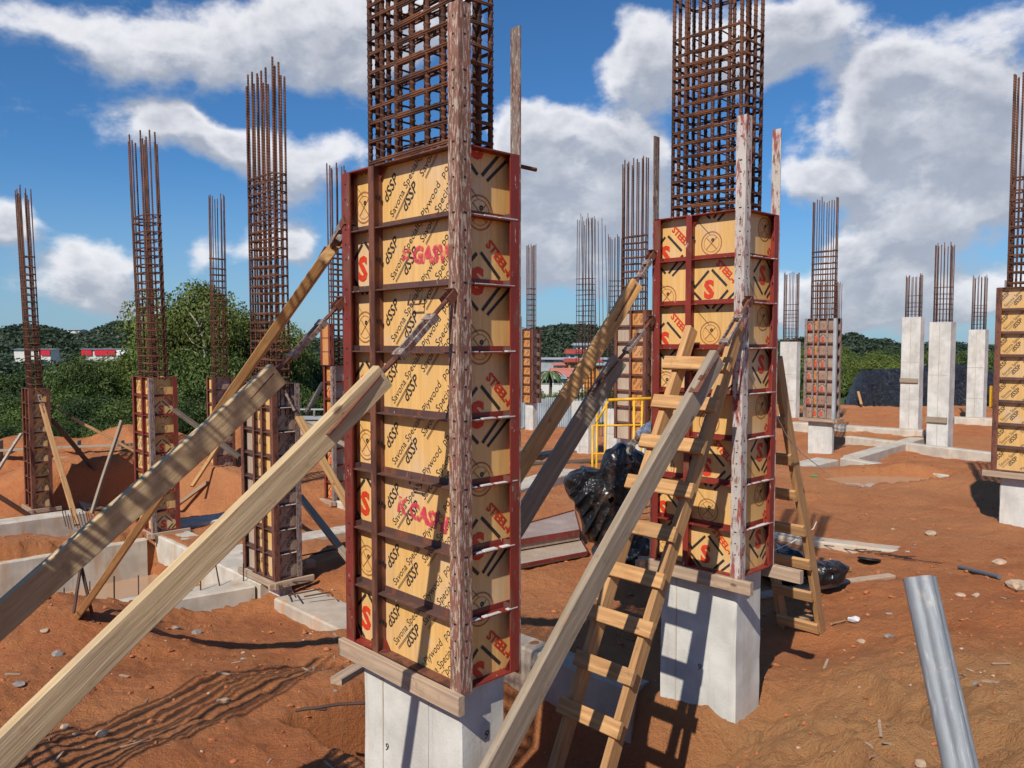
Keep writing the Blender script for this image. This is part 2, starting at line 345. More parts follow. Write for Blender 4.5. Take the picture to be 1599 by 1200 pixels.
class MB:
    def __init__(s): s.V = []; s.F = []
    def add(s, V, Fc):
        o = len(s.V); s.V += [tuple(p) for p in V]; s.F += [tuple(i+o for i in f) for f in Fc]; return s
    def box(s, lo, hi, mat=None):
        x0, y0, z0 = lo; x1, y1, z1 = hi
        V = [(x0,y0,z0),(x1,y0,z0),(x1,y1,z0),(x0,y1,z0),(x0,y0,z1),(x1,y0,z1),(x1,y1,z1),(x0,y1,z1)]
        if mat is not None: V = [mat @ Vector(p) for p in V]
        return s.add(V, [(0,3,2,1),(4,5,6,7),(0,1,5,4),(1,2,6,5),(2,3,7,6),(3,0,4,7)])
    def tube(s, P, r, n=6, closed=False, r2=None):
        P = [Vector(p) for p in P]; V = []; k = len(P); up0 = None
        for i, p in enumerate(P):
            a = P[(i-1) % k] if (closed or i > 0) else p; c = P[(i+1) % k] if (closed or i < k-1) else p
            t = (c-a).normalized(); up = Vector((0, 0, 1)) if abs(t.z) < .9 else Vector((1, 0, 0))
            if up0 is not None and abs(up0.dot(t)) < .95: up = up0
            sx = t.cross(up).normalized(); sy = sx.cross(t).normalized(); up0 = sy
            rr = r if r2 is None else r+(r2-r)*i/(k-1)
            for j in range(n):
                an = 2*math.pi*j/n; V.append(p+sx*math.cos(an)*rr+sy*math.sin(an)*rr)
        F = []
        for i in range(k if closed else k-1):
            i2 = (i+1) % k
            for j in range(n): j2 = (j+1) % n; F.append((i*n+j, i*n+j2, i2*n+j2, i2*n+j))
        if not closed: F.append(tuple(range(n-1, -1, -1))); F.append(tuple((k-1)*n+j for j in range(n)))
        return s.add(V, F)
    def prism(s, poly, z0, z1, mat=None):
        n = len(poly); V = [(x, y, z0) for x, y in poly]+[(x, y, z1) for x, y in poly]
        if mat is not None: V = [mat @ Vector(p) for p in V]
        return s.add(V, [tuple(range(n-1, -1, -1)), tuple(range(n, 2*n))]+[(i, (i+1) % n, n+(i+1) % n, n+i) for i in range(n)])
    def build(s, name, mat, parent=None, loc=None, rot=None, smooth=False):
        o = bpy.data.objects.new(name, set_mesh(name, s.V, s.F, mat, smooth))
        if loc is not None: o.location = loc
        if rot is not None: o.rotation_euler = rot
        return link(o, parent)
def tag(o, label, cat, group=None):
    assert 4 <= len(label.split()) <= 16, (label, len(label.split()))
    o['label'] = label; o['category'] = cat
    if group: o['group'] = group
    return o
def empty(name, loc, rz=0, label=None, cat=None, group=None):
    o = bpy.data.objects.new(name, None); o.empty_display_size = .2; o.location = loc; o.rotation_euler = (0, 0, rz); link(o)
    if label: tag(o, label, cat, group)
    return o
def structure(o): o['kind'] = 'structure'; return o
def stuff(o): o['kind'] = 'stuff'; return o
_bc = {}
def bx(name, lo, hi, mat, parent=None):
    """box object with shared mesh, origin in its middle"""
    sz = tuple(round(abs(hi[i]-lo[i]), 4) for i in range(3)); key = (sz, mat)
    if key not in _bc:
        h = [s/2 for s in sz]; mb = MB().box([-h[0], -h[1], -h[2]], h); _bc[key] = set_mesh(name, mb.V, mb.F, mat)
    o = bpy.data.objects.new(name, _bc[key]); o.location = [(lo[i]+hi[i])/2 for i in range(3)]; return link(o, parent)
# value noise
def vnoise(x, y, seed=0):
    xi = np.floor(x).astype(np.int64); yi = np.floor(y).astype(np.int64); fx = x-xi; fy = y-yi
    fx = fx*fx*(3-2*fx); fy = fy*fy*(3-2*fy)
    def h(a, b):
        n = (a*374761393+b*668265263+seed*1442695041) & 0xffffffff
        n = ((n ^ (n >> 13))*1274126177) & 0xffffffff
        return ((n ^ (n >> 16)) & 0xffff)/65535.0
    return (h(xi, yi)*(1-fx)+h(xi+1, yi)*fx)*(1-fy)+(h(xi, yi+1)*(1-fx)+h(xi+1, yi+1)*fx)*fy-.5

# ------------------------------------------------------------------ ground
CP = []
def cp(px, py, z): p = atz(px, py, z); CP.append((p.x, p.y, z))
for a in [(50,1195,.02),(250,1195,.0),(450,1195,-.02),(0,1090,-.1),(250,1090,-.12),(500,1090,-.1),(540,1150,.0),
          (0,1010,-.2),(130,962,-.12),(150,985,-.22),(230,1010,-.35),(300,1000,-.55),(400,975,-.75),(330,990,-.72),(450,943,-.62),(480,965,-.72),(535,972,-.72),(545,1020,-.45),
          (30,880,-.1),(45,930,-.12),(0,850,-.25),(60,848,-.45),(20,835,-.5),
          (620,1195,.0),(1010,1195,-.15),(1080,1150,-.02),(1150,1160,.02),(1200,1115,.0),(1300,1190,.30),(1200,1195,.22),(1420,1190,.50),(1400,1100,.30),(1590,1190,.8),(1590,1080,.62),(1500,1000,.32),(1590,960,.35),
          (1250,1030,.0),(1400,985,.12),(1300,960,.0),(1500,930,.15),(1590,905,.22),(1400,900,.05),(1250,860,0),(1400,800,0),(1540,830,.05),(1300,762,.0),(1450,768,.0),(1370,768,.0),
          (900,930,0),(1000,930,0),(850,960,0),(960,1010,-.02),(830,1010,0),(830,900,0),(1000,870,0),(870,770,-.05),(1240,720,-.1),(830,730,-.2),(900,730,-.2),(870,700,-.3),(900,672,-.35),(850,665,-.3),
          (1365,738,.14),(1410,726,.30),(1465,736,.22),(1540,732,.2),(1385,700,.05),(1540,740,.1),(1250,680,-.2),(1350,660,.05),(1540,655,-.1),(1450,640,-.1),(1300,640,-.2),(1310,724,-.30),(1285,735,-.28),(1255,722,-.28),(1478,712,-.2),(1400,712,-.12),(1540,700,-.12),(1433,674,-.2),(1480,680,-.2),(1534,664,-.2),(1400,648,-.2),(1150,1180,.12),(1350,1050,.25),(1450,1030,.36),(1250,1150,.24),(1290,1090,.05),
          (500,900,-.5),(530,870,-.4),(510,845,-.45),(480,880,-.6),(290,800,-.35),(300,820,-.5),(290,740,-.3),(520,730,-.3),(480,720,-.3)]: cp(*a)
for a in [(-3.2,2.3,.3),(-2,1,.7),(0,0,1.0),(2,2,.95),(-5,0,.6),(3,0,1.1),(0,-5,1),(-10,-5,.5),(10,-5,1),(8,4,.8),(-6,4,.0),(-8,6,-.2),(0,2,.7),(-1,3,.2),
          (-9,14,-1.0),(-8.5,17.9,.0),(-6.8,17.2,-.05),(-9.9,18.2,-.05),(-5.4,15.2,-.25),(-6.2,16.4,-.1),(-8.5,16,-1.1),(-10.5,16,-1.1),(-12,18,-.6),(-8,18.3,-.15),(-10,18.3,-.2),(-7,20.5,.45),(-9.5,20.5,.5),(-12,20,.2),(-6,18.5,-.5),(-4.5,19,.0),(-8,22,-.4),(-3,21,0.1),(-12,23,-1),(-3,24,-.6),
          (-20,20,-.5),(-20,30,-6),(-10,29,-5),(0,30,-1.5),(6,34,-.6),(-3,30,-4),(15,32,-.2),(24,30,-.2),(30,20,0),(15,38,-.5),(25,40,-.5),(40,36,-.8),(20,10,.2),(40,0,.5),(-30,0,0),(-30,-30,0),(30,-30,0),
          (-40,40,-9),(-15,45,-9),(0,45,-6),(10,60,-6),(35,60,-5),(70,60,-5),(-70,60,-10),(80,0,0),(-80,0,-4),(0,-80,0)]: CP.append(a)
CP = np.array(CP)
PUD = atz(1385, 749, 0)
def pit_mask(x, y):
    """foundation pits (concrete lined), in grid coordinates"""
    dx = x-A0.x; dy = y-A0.y; v = dx*VX.x+dy*VX.y; u = dx*UX.x+dy*UX.y
    def rect(v0, v1, u0, u1, s=.1):
        f = lambda t: np.clip(t/s+.5, 0, 1)
        return f(v-v0)*f(v1-v)*f(u-u0)*f(u1-u)
    left = rect(-3.5, 2.35, 6.75, 10.25, .12)
    trench = rect(.50, 2.42, -.1, 2.5, .16)
    cut = rect(1.3, 4.75, 11.2, 16.5, .35)
    c = PUD; e = ((x-c.x)/1.15)**2+((y-c.y)/.55)**2; pud = np.clip((1.25-e)*2.5, 0, 1)
    return left, trench, cut, pud
def ground_z(x, y, fine=True):
    x = np.asarray(x, float); y = np.asarray(y, float); sh = x.shape; x = x.ravel(); y = y.ravel(); z = np.empty_like(x)
    for i in range(0, len(x), 40000):
        xx = x[i:i+40000, None]; yy = y[i:i+40000, None]
        d2 = (xx-CP[None, :, 0])**2+(yy-CP[None, :, 1])**2
        e = .10+.0012*(CP[None, :, 0]**2+CP[None, :, 1]**2)
        w = 1/(d2+e)**1.9
        z[i:i+40000] = (w*CP[None, :, 2]).sum(1)/w.sum(1)
    r = np.hypot(x, y)
    far = np.clip((r-70)/60, 0, 1); z = z*(1-far)+(-9)*far
    z += .10*vnoise(x/1.3, y/1.3, 1)*np.clip(r/6, .4, 1.5)
    if fine:
        rg = 1-2*np.abs(vnoise(x/.33, y/.33, 12))*2
        hm = np.clip((x-.6)/.8, 0, 1)*np.clip((6.2-y)/1.2, 0, 1)
        z += .06*vnoise(x/.45, y/.45, 2)+.040*vnoise(x/.17, y/.17, 3)+.024*vnoise(x/.07, y/.07, 4)+.012*vnoise(x/.032, y/.032, 5)
        z += hm*(.09*rg+.13*vnoise(x/.6, y/.6, 13)+.03*(1-4*np.abs(vnoise(x/.12, y/.12, 14))))
        mm_ = np.exp(-(((x+5.3)/1.3)**2+((y-9.3)/1.3)**2)); z += mm_*(.18*np.abs(vnoise(x/.3, y/.3, 15))+.08*np.abs(vnoise(x/.1, y/.1, 16)))
        # rough heaps behind the left columns
        hp = np.exp(-(((x+8.5)/3.5)**2+((y-19.3)/1.6)**2)); z += hp*(.35*np.abs(vnoise(x/.7, y/.7, 8))+.16*np.abs(vnoise(x/.25, y/.25, 9)))
        z += 3*far*vnoise(x/40, y/40, 6)
    l, t, cu_, pu = pit_mask(x, y)
    zc = -1.15+.25*np.abs(vnoise(x/.5, y/.5, 31))+.1*vnoise(x/.15, y/.15, 32); z = z*(1-cu_)+np.minimum(z, zc)*cu_; z = z*(1-pu)+(z*.12-.085)*pu
    z = z*(1-l)+(-1.3)*l; z = z*(1-t)+np.minimum(z, -.75)*t
    return z.reshape(sh)
def gz(x, y): return float(ground_z(np.array([x]), np.array([y]))[0])
def og(px, py):
    z = 0.0
    for _ in range(12): p = atz(px, py, z); z = .5*z+.5*gz(p.x, p.y)
    p = atz(px, py, z); return Vector((p.x, p.y, gz(p.x, p.y)))
def build_ground():
    a = np.concatenate([np.linspace(-180, -42, 60, endpoint=False), np.linspace(-42, 42, 620, endpoint=False), np.linspace(42, 180, 61)])
    a = np.radians(a)
    r = np.concatenate([np.linspace(.05, 2.6, 18, endpoint=False), 2.6*np.exp(np.linspace(0, math.log(45/2.6), 430, endpoint=False)), 45*np.exp(np.linspace(0, math.log(3000/45), 70))])
    A, Rr = np.meshgrid(a, r); X = Rr*np.sin(A); Y = Rr*np.cos(A); Z = ground_z(X, Y)
    V = np.stack([X, Y, Z], -1).reshape(-1, 3); na = len(a); nr = len(r)
    i, j = np.meshgrid(np.arange(nr-1), np.arange(na-1), indexing='ij')
    Q = np.stack([i*na+j, i*na+j+1, (i+1)*na+j+1, (i+1)*na+j], -1).reshape(-1, 4)[:, ::-1]
    o = bpy.data.objects.new('ground', np_mesh('ground', V, Q, 'soil', True)); structure(link(o))
build_ground()
def polyplane(name, pts, z, mat):
    o = MB().add([(p[0], p[1], z) for p in pts], [tuple(range(len(pts)))]).build(name, mat); return structure(o)
polyplane('water', [gr(-3.5, 6.7), gr(2.4, 6.7), gr(2.4, 10.2), gr(-3.5, 10.2)], -1.08, 'muddy_water')

polyplane('water', [(PUD.x+1.5*math.cos(a*.262), PUD.y+.75*math.sin(a*.262)) for a in range(24)], gz(PUD.x, PUD.y)+.042, 'muddy_water')
# ------------------------------------------------------------------ grade beams
def beam(p0, p1, w, ztop, h, label, mat='concrete_beam', side=1):
    """p0->p1 near top edge, width w to the left (side=1) of travel"""
    p0 = Vector((p0[0], p0[1], 0)); p1 = Vector((p1[0], p1[1], 0)); d = p1-p0; L = d.length; n = max(2, int(L/.12)); m = 6
    V = []; F = []
    sec = [(0, -h), (0, -h*.5), (0, -.02), (.02, 0), (w*.5, .0), (w-.02, 0), (w, -.02), (w, -h)]
    for i in range(n+1):
        x = L*i/n
        for (a, b) in sec:
            j = .0025; V.append((x+random.uniform(-j, j)*(0 < i < n), side*(a+random.uniform(-j, j)), b+random.uniform(-j, j)*(b > -h)))
    k = len(sec)
    for i in range(n):
        for q in range(k-1):
            f = (i*k+q, (i+1)*k+q, (i+1)*k+q+1, i*k+q+1); F.append(f if side < 0 else f[::-1])
    F.append(tuple(range(k)) if side > 0 else tuple(range(k-1, -1, -1))); F.append(tuple(n*k+q for q in (range(k-1, -1, -1) if side > 0 else range(k))))
    o = MB().add(V, F).build('grade_beam', mat, None, (p0.x, p0.y, ztop), (0, 0, math.atan2(d.y, d.x)))
    return tag(o, label, 'concrete beam', 'concrete foundation beams')
beam(gr(-3.6, 10.2), gr(2.2, 10.2), .45, -.5, .9, 'grey foundation beam along the far side of the flooded pit')
beam(gr(2.35, 6.7), gr(2.35, 10.6), .5, -.47, .95, 'sunlit foundation beam on the right side of the flooded pit', side=-1)
p1 = atz(398, 915, -.5); p0 = atz(130, 962, -.5)
beam(p0, p1, .42, -.5, .6, 'foundation beam on the near side of the pit, ending under the brown form')
beam(gr(2.28, 6.2), gr(2.28, 3.4), .55, -.52, .6, 'rough pale beam with bent bars running from the brown form to the centre', 'concrete_dirty', 1)
beam(gr(2.42, .9), gr(2.42, 3.1), .24, .0, .9, 'shaded foundation beam behind the wooden ladder', 'concrete_dirty', -1)
beam(gr(-3, 13.6), gr(2.3, 13.6), .45, -.62, .8, 'pale foundation beam in front of the farthest left column')
beam(gr(2.8, 10.4), gr(6.0, 10.4), .5, -.42, .6, 'foundation beam between the red cross-ribbed form and the column behind it')
beam(gr(2.6, 8.3), gr(5.6, 8.3), .4, -.45, .7, 'long pale foundation beam seen between the brown form and the big form')
beam(gr(5.4, 6.2), gr(5.4, 9.9), .45, -.3, .6, 'foundation beam just left of the big central form', side=-1)
beam(atz(700, 812, -.02), atz(905, 742, -.02), .5, .08, .4, 'foundation beam right of the big form behind the red boards')
beam(atz(1235, 742, -.02), atz(1309, 724, -.02), .5, .06, .35, 'short foundation beam left of the right middle pier foot')
beam(atz(1312, 722, -.02), atz(1600, 771, -.02), .22, .075, .3, 'long thin foundation beam beyond the puddle', 'concrete_beam')
beam(atz(1320, 688, -.02), atz(1600, 722, -.02), .25, .09, .35, 'second foundation beam beyond the puddle, behind the soil heap')
beam(atz(1235, 668, -.1), atz(1440, 682, -.1), .4, .06, .3, 'farthest foundation beam on the right beyond the forms', 'concrete_beam')
beam(atz(1316, 718, 0), atz(1420, 688, 0), .35, .09, .3, 'diagonal foundation beam from the right middle pier', side=-1)
beam(atz(1205, 842, .0), atz(1420, 868, .0), .25, .045, .3, 'buried foundation beam with wire stubs right of the ladders', 'concrete_dirty')
beam(atz(1490, 664, -.2), atz(1640, 670, -.2), .5, .05, .3, 'pale slab edge beneath the rear right columns')

# ------------------------------------------------------------------ print on plywood
_tc = {}
def text2d(txt, size, bold=0.0, shear=0.0):
    key = (txt, size, bold, shear)
    if key in _tc: return _tc[key]
    cu = bpy.data.curves.new('print', 'FONT'); cu.body = txt; cu.size = size; cu.resolution_u = 2; cu.offset = bold; cu.shear = shear; cu.fill_mode = 'FRONT'
    o = bpy.data.objects.new('print', cu); COL.objects.link(o); dg = bpy.context.evaluated_depsgraph_get(); ev = o.evaluated_get(dg); me = ev.to_mesh()
    V = [(v.co.x, v.co.y) for v in me.vertices]; F = [tuple(p.vertices) for p in me.polygons]; ev.to_mesh_clear()
    bpy.data.objects.remove(o); bpy.data.curves.remove(cu); wd = max([p[0] for p in V]+[0]); _tc[key] = (V, F, wd); return _tc[key]
class Print:
    """flat 2D print, coordinates a (along the sheet, to the viewer's right) and z"""
    def __init__(s): s.L = {}
    def add(s, ink, V, F, off=(0, 0), ang=0.0, mirror=False):
        c, n = math.cos(ang), math.sin(ang); mb = s.L.setdefault(ink, MB())
        mb.add([(off[0]+c*x-n*y, 0, off[1]+n*x+c*y) for x, y in V], F)
    def text(s, ink, txt, size, off, ang=0, bold=0, shear=0): V, F, w = text2d(txt, size, bold, shear); s.add(ink, V, F, off, ang); return w
    def bar(s, ink, p, q, w):
        p = Vector(p); q = Vector(q); d = (q-p).normalized()*1; n = Vector((-d.y, d.x))*w/2
        s.add(ink, [p-n, q-n, q+n, p+n], [(0, 1, 2, 3)])
    def ring(s, ink, c, r, w, n=24):
        V = []; F = []
        for i in range(n):
            a = 2*math.pi*i/n
            for rr in (r-w/2, r+w/2): V.append((c[0]+rr*math.cos(a), c[1]+rr*math.sin(a)))
        for i in range(n): j = (i+1) % n; F.append((2*i, 2*i+1, 2*j+1, 2*j))
        s.add(ink, V, F)
    def build(s, parent, a0, a1, z0, z1, place):
        lay = 0
        for ink, mb in s.L.items():
            lay += 1; bm = bmesh.new(); vs = [bm.verts.new(p) for p in mb.V]; bm.verts.ensure_lookup_table()
            for f in mb.F:
                try: bm.faces.new([vs[i] for i in f])
                except ValueError: pass
            for cop, no in (((a0, 0, 0), (-1, 0, 0)), ((a1, 0, 0), (1, 0, 0)), ((0, 0, z0), (0, 0, -1)), ((0, 0, z1), (0, 0, 1))):
                bmesh.ops.bisect_plane(bm, geom=bm.verts[:]+bm.edges[:]+bm.faces[:], plane_co=cop, plane_no=no, clear_outer=True)
            for v in bm.verts: v.co = place(v.co.x, .0008+.0007*lay, v.co.z)
            if not bm.faces: bm.free(); continue
            me = bpy.data.meshes.new('printed_lettering'); bm.to_mesh(me); bm.free(); me.materials.append(M[ink])
            o = bpy.data.objects.new('printed_lettering', me); link(o, parent); o['kind'] = 'stuff'
def savona(w, h, full=True):
    """lines of lettering run up to the right, the same three lines once per rib bay"""
    P = Print(); ang = R_(48); c, n = math.cos(ang), math.sin(ang); tn = math.tan(ang)
    for k in range(-4, 9):
        z0 = .305*k
        for off, items in ((.244, (('s', .095), )), (.069, (('b', .045), ('p', .50))), (.140, (('b', .20), ('s', .335)))):
            for kind, x in items:
                if x > w: continue
                z = z0+off+x*tn
                if kind == 'b': P.text('ink_black', 'dSSP', .074, (x, z), ang, .0013, .25)
                elif kind == 'p': P.text('ink_black', 'po', .054, (x, z), ang, 0)
                else:
                    t = P.text('ink_black', 'Savona Specialty Plywood', .054, (x, z), ang, 0)+.035
                    P.text('ink_black', 'po', .054, (x+t*c, z+t*n), ang, 0)
                    if full:
                        for j in (.018, .025): o = (x+.01*c+n*j, z+.01*n-c*j); P.bar('ink_grey', o, (o[0]+(.26-4*j)*c, o[1]+(.26-4*j)*n), .0028)
    return P
def steelply(w, h, ph=0.0, xo=0.0, fine=True):
    P = Print(); z = -.3+ph; k = 0; q = .132
    while z < h+.3:
        for cx0 in ((xo,) if w < .45 else (xo, xo+.36)):
            zz = z+(.0 if cx0 == xo else .30)
            cx, cz = cx0, zz
            P.ring('ink_brown', (cx, cz), .078, .008); P.ring('ink_brown', (cx, cz), .058, .003)
            for a in (45, 135): P.bar('ink_brown', (cx-.055*math.cos(R_(a)), cz-.055*math.sin(R_(a))), (cx+.055*math.cos(R_(a)), cz+.055*math.sin(R_(a))), .006)
            P.ring('ink_black', (cx+.01, cz+.022), .008, .009, 8)
            cz = zz+.30; b = .017
            P.bar('ink_black', (cx-q, cz+.012), (cx-.018, cz+q-.006), b); P.bar('ink_black', (cx+.006, cz+q), (cx+q-.01, cz+.018), b)
            P.bar('ink_black', (cx-q, cz-.018), (cx-.012, cz-q), b); P.bar('ink_black', (cx+.014, cz-q), (cx+q, cz-.012), b)
            P.bar('ink_black', (cx+.045, cz-q-.02), (cx+q+.05, cz-.03), b*.9)
            P.text('ink_red', 'S', .165, (cx-.052, cz-.056), 0, .0075)
            P.text('ink_red', 'STEEL-PLY.', .062, (cx+.035, cz+q+.035), R_(-45), .0022)
            if fine:
                for i in range(5):
                    o = Vector((cx-.20+.010*i, cz-.02-.010*i-.03)); P.bar('ink_grey', o, o+Vector((.15, -.15)), .003)
        z += .61; k += 1
    return P
# ------------------------------------------------------------------ steel-ply column form
H = 2.44
def col_xy(px, yt, yb, h=H):
    k = at(px, yt, 1).z-at(px, yb, 1).z; return at(px, yt, h/k)
def formwork(p, wv, wu, label, frame='red_steel', ply='plywood', divL=(), divR=(), angles={}, prints=None, detail=True, plyL=None, ribm=None, h=H, nb=8, plyR=None, postm=None, fL=None):
    """p = near bottom corner (world); local x runs along VX (right face), local y along UX (left face)"""
    root = empty('column_formwork', p, G, label, 'formwork', 'steel framed plywood forms round the columns')
    D = .058; t = .007; ribm = ribm or frame; postm = postm or frame
    faces = [('L', lambda a, d, z: Vector((-d, a, z)), wu, divL), ('R', lambda a, d, z: Vector((a, -d, z)), wv, divR),
             ('BR', lambda a, d, z: Vector((wv+d, a, z)), wu, ()), ('BL', lambda a, d, z: Vector((a, wu+d, z)), wv, ())]
    # d is measured from the outer plane: outer plane d=0, plywood at d=-D
    for nm, f, W, div in faces:
        def B(name, a0, a1, d0, d1, z0, z1, mat):
            q0 = f(a0, d0, z0); q1 = f(a1, d1, z1)
            return bx(name, [min(q0[i], q1[i]) for i in range(3)], [max(q0[i], q1[i]) for i in range(3)], mat, root)
        e = [0]+list(div)+[W]
        for k in range(len(e)-1):
            a0, a1 = e[k], e[k+1]
            pm = ply
            if nm == 'L' and plyL: pm = plyL[k % len(plyL)]
            if nm == 'R' and plyR: pm = plyR[k % len(plyR)]
            s0 = a0+.006 if a0 > 0 else {'L': D+.001, 'R': D+.0195, 'BR': D+.02, 'BL': D+.02}[nm]; s1 = a1-.006 if (a1 < W or nm in 'LR') else W-D-.02
            sh = B('plywood_sheet', s0, s1, -D-.018, -D, .006, h-.006, pm)
            fm = fL[k % len(fL)] if (nm == 'L' and fL) else frame
            g = .002
            for a, dd in ((a0+g, 1), (a1-g, -1)):
                if nm in ('BR', 'BL') or not (nm == 'L' and k == 0 and dd == 1):
                    B('side_rail', a, a+dd*t, -D+.0005, -.001, 0, h, fm)
            for z, zz in ((0, t), (h-t, h)): B('end_rail', a0+t+g*2, a1-t-g*2, -D+.0005, -.002, z, zz, fm)
            for i in range(1, nb):
                z = h*i/nb
                mb = MB(); L2 = (a1-a0)/2-t-2*g
                # L section: flat shelf plus upstand against the sheet
                key = ('rib', round(L2, 4), ribm)
                if key not in _bc:
                    mb.box((-L2, -.028, -.003), (L2, .0275, .003)); mb.box((-L2, .0225, .0031), (L2, .0276, .030)); _bc[key] = set_mesh('rib', mb.V, mb.F, ribm)
                o = bpy.data.objects.new('rib', _bc[key]); c = f((a0+a1)/2, -.0295, z); o.location = c
                o.rotation_euler = (0, 0, {'L': -math.pi/2, 'R': 0, 'BR': math.pi/2, 'BL': math.pi}[nm]); link(o, root)
            if detail and nm in 'LR':
                # tie wedges and bolts on the rails next to each rib
                mb = MB()
                for i in range(0, nb):
                    for zz in (h*(i+.5)/nb,):
                        for a in (a0+t+.008, a1-t-.008):
                            c = f(a, -.03, zz); mb.box(c-Vector((.007, .007, .008)), c+Vector((.007, .007, .008)))
                stuff(mb.build('bolt', 'hole', root))
                for zc, sg in ((t, 1), (h-t, -1)):
                    for a, dd in ((a0+t+g*2, 1), (a1-t-g*2, -1)):
                        P3 = [f(a, -.045, zc), f(a+dd*.05, -.045, zc), f(a, -.045, zc+sg*.06)]; P4 = [f(a, -.041, zc), f(a+dd*.05, -.041, zc), f(a, -.041, zc+sg*.06)]
                        MB().add(P3+P4, [(0, 1, 2), (5, 4, 3), (0, 3, 4, 1), (1, 4, 5, 2), (2, 5, 3, 0)]).build('gusset', frame, root)
            if detail and nm == 'R':
                for i in range(1, nb):
                    z = h*i/nb; x = a0+.012+random.uniform(0, .03)
                    while x < a1-.03:
                        L3 = random.uniform(.03, .12); x1 = min(x+L3, a1-.012); B('cement_crust', x, x1, -.020-random.uniform(0, .012), -.0005, z+.0032, z+.0055+random.uniform(0, .004), 'concrete'); x = x1+random.uniform(.004, .05)
            if prints and (nm, k) in prints:
                P, zz = prints[(nm, k)]
                flip = nm == 'L'
                def place(a, d, z, f=f, a0=a0, a1=a1, flip=flip): return f(a1-a if flip else a0+a, -D+d, z)
                P.build(root, .01, a1-a0-.01, .01, h-.01, place)
        for a in div:
            if nm == 'L': B('post', a-.022, a+.022, .0005, .006, .002, h-.002, postm); 
    cs = {'near': (0, 0, 0), 'left': (0, wu, -math.pi/2), 'right': (wv, 0, math.pi/2), 'back': (wv, wu, math.pi)}
    for c, (mat, hh) in angles.items():
        if c in ('right', 'left') and hh > 2.9:
            mm = mat; lo, hi = ((wv+.0005, .0, -.02), (wv+.0075, .064, hh-.02)) if c == 'right' else ((.0, wu+.0005, -.02), (.064, wu+.0075, hh-.02))
            bx('stiffener_bar', lo, hi, mm, root); continue
        x, y, rz = cs[c]; w = .064; q = .007; o_ = .0075
        pts = [(-o_, -o_), (w, -o_), (w, -o_+q), (-o_+q, -o_+q), (-o_+q, w), (-o_, w)]
        mb = MB().prism(pts, 0, hh); mm = mat if isinstance(mat, str) else mat[0]
        o = mb.build('corner_angle', mm, root, (x, y, -.005 if hh < 2.9 else -.015), (0, 0, rz))
        if detail:
            hb = MB()
            n = int(hh/.1525)
            for i in range(1, n*2):
                z = .0762*i+.02
                if z > hh-.03 or (i % 4 == 1): continue
                s_ = .0055 if i % 4 else .009
                hb.box((.028-s_, -o_-.001, z-.004), (.028+s_, -o_+.002, z+.004)); hb.box((-o_-.001, .028-s_, z-.004), (-o_+.002, .028+s_, z+.004))
            stuff(hb.build('bolt_hole', 'hole', o))
    return root
# ------------------------------------------------------------------ concrete pier + rebar cage
def ribbed_bar(r, L, n=7, ring=True):
    key = ('bar', r, round(L, 2), n)
    if key in _bc: return _bc[key]
    mb = MB(); mb.tube([(0, 0, 0), (0, 0, L)], r, n)
    if ring and r > .009:
        k = int(L/.035)
        for i in range(k):
            z = .02+i*.035; V = []; 
            for zz, rr in ((z, r), (z+.004, r*1.18), (z+.010, r*1.18), (z+.014, r)):
                for j in range(n): a = 2*math.pi*j/n; V.append((rr*math.cos(a), rr*math.sin(a), zz+.006*math.sin(a)))
            F = [(q*n+j, q*n+(j+1) % n, (q+1)*n+(j+1) % n, (q+1)*n+j) for q in range(3) for j in range(n)]
            mb.add(V, F)
    me = set_mesh('vertical_bar', mb.V, mb.F, 'rebar' if r > .009 else 'rebar_far', True); _bc[key] = me; return me
def tie_mesh(x0, x1, y0, y1, r, inner=True, mat='tie_steel'):
    key = ('tie', round(x0, 3), round(x1, 3), round(y0, 3), round(y1, 3), r, inner, mat)
    if key in _bc: return _bc[key]
    mb = MB(); n = 5 if r > .005 else 4
    def loop(a, b, c, d, z):
        q = .02; P = [(a+q, c, z), (b-q, c, z), (b, c+q, z), (b, d-q, z), (b-q, d, z), (a+q, d, z), (a, d-q, z), (a, c+q, z)]
        mb.tube(P, r, n, True)
    loop(x0, x1, y0, y1, 0)
    if inner:
        r = r*.9; w = y1-y0; loop(x0+.003, x1-.003, y0+.36*w, y1+.004, r*2.1); loop(x0+.002, x1-.004, y0-.004, y1-.30*w, -r*1.6)
        mb.tube([(x0-.006, y0+.03, r*2), (x0+.03, y0+.05, r*2), (x0+.07, y0+.11, r*3)], r, n)
    me = set_mesh('tie', mb.V, mb.F, mat, True); _bc[key] = me; return me
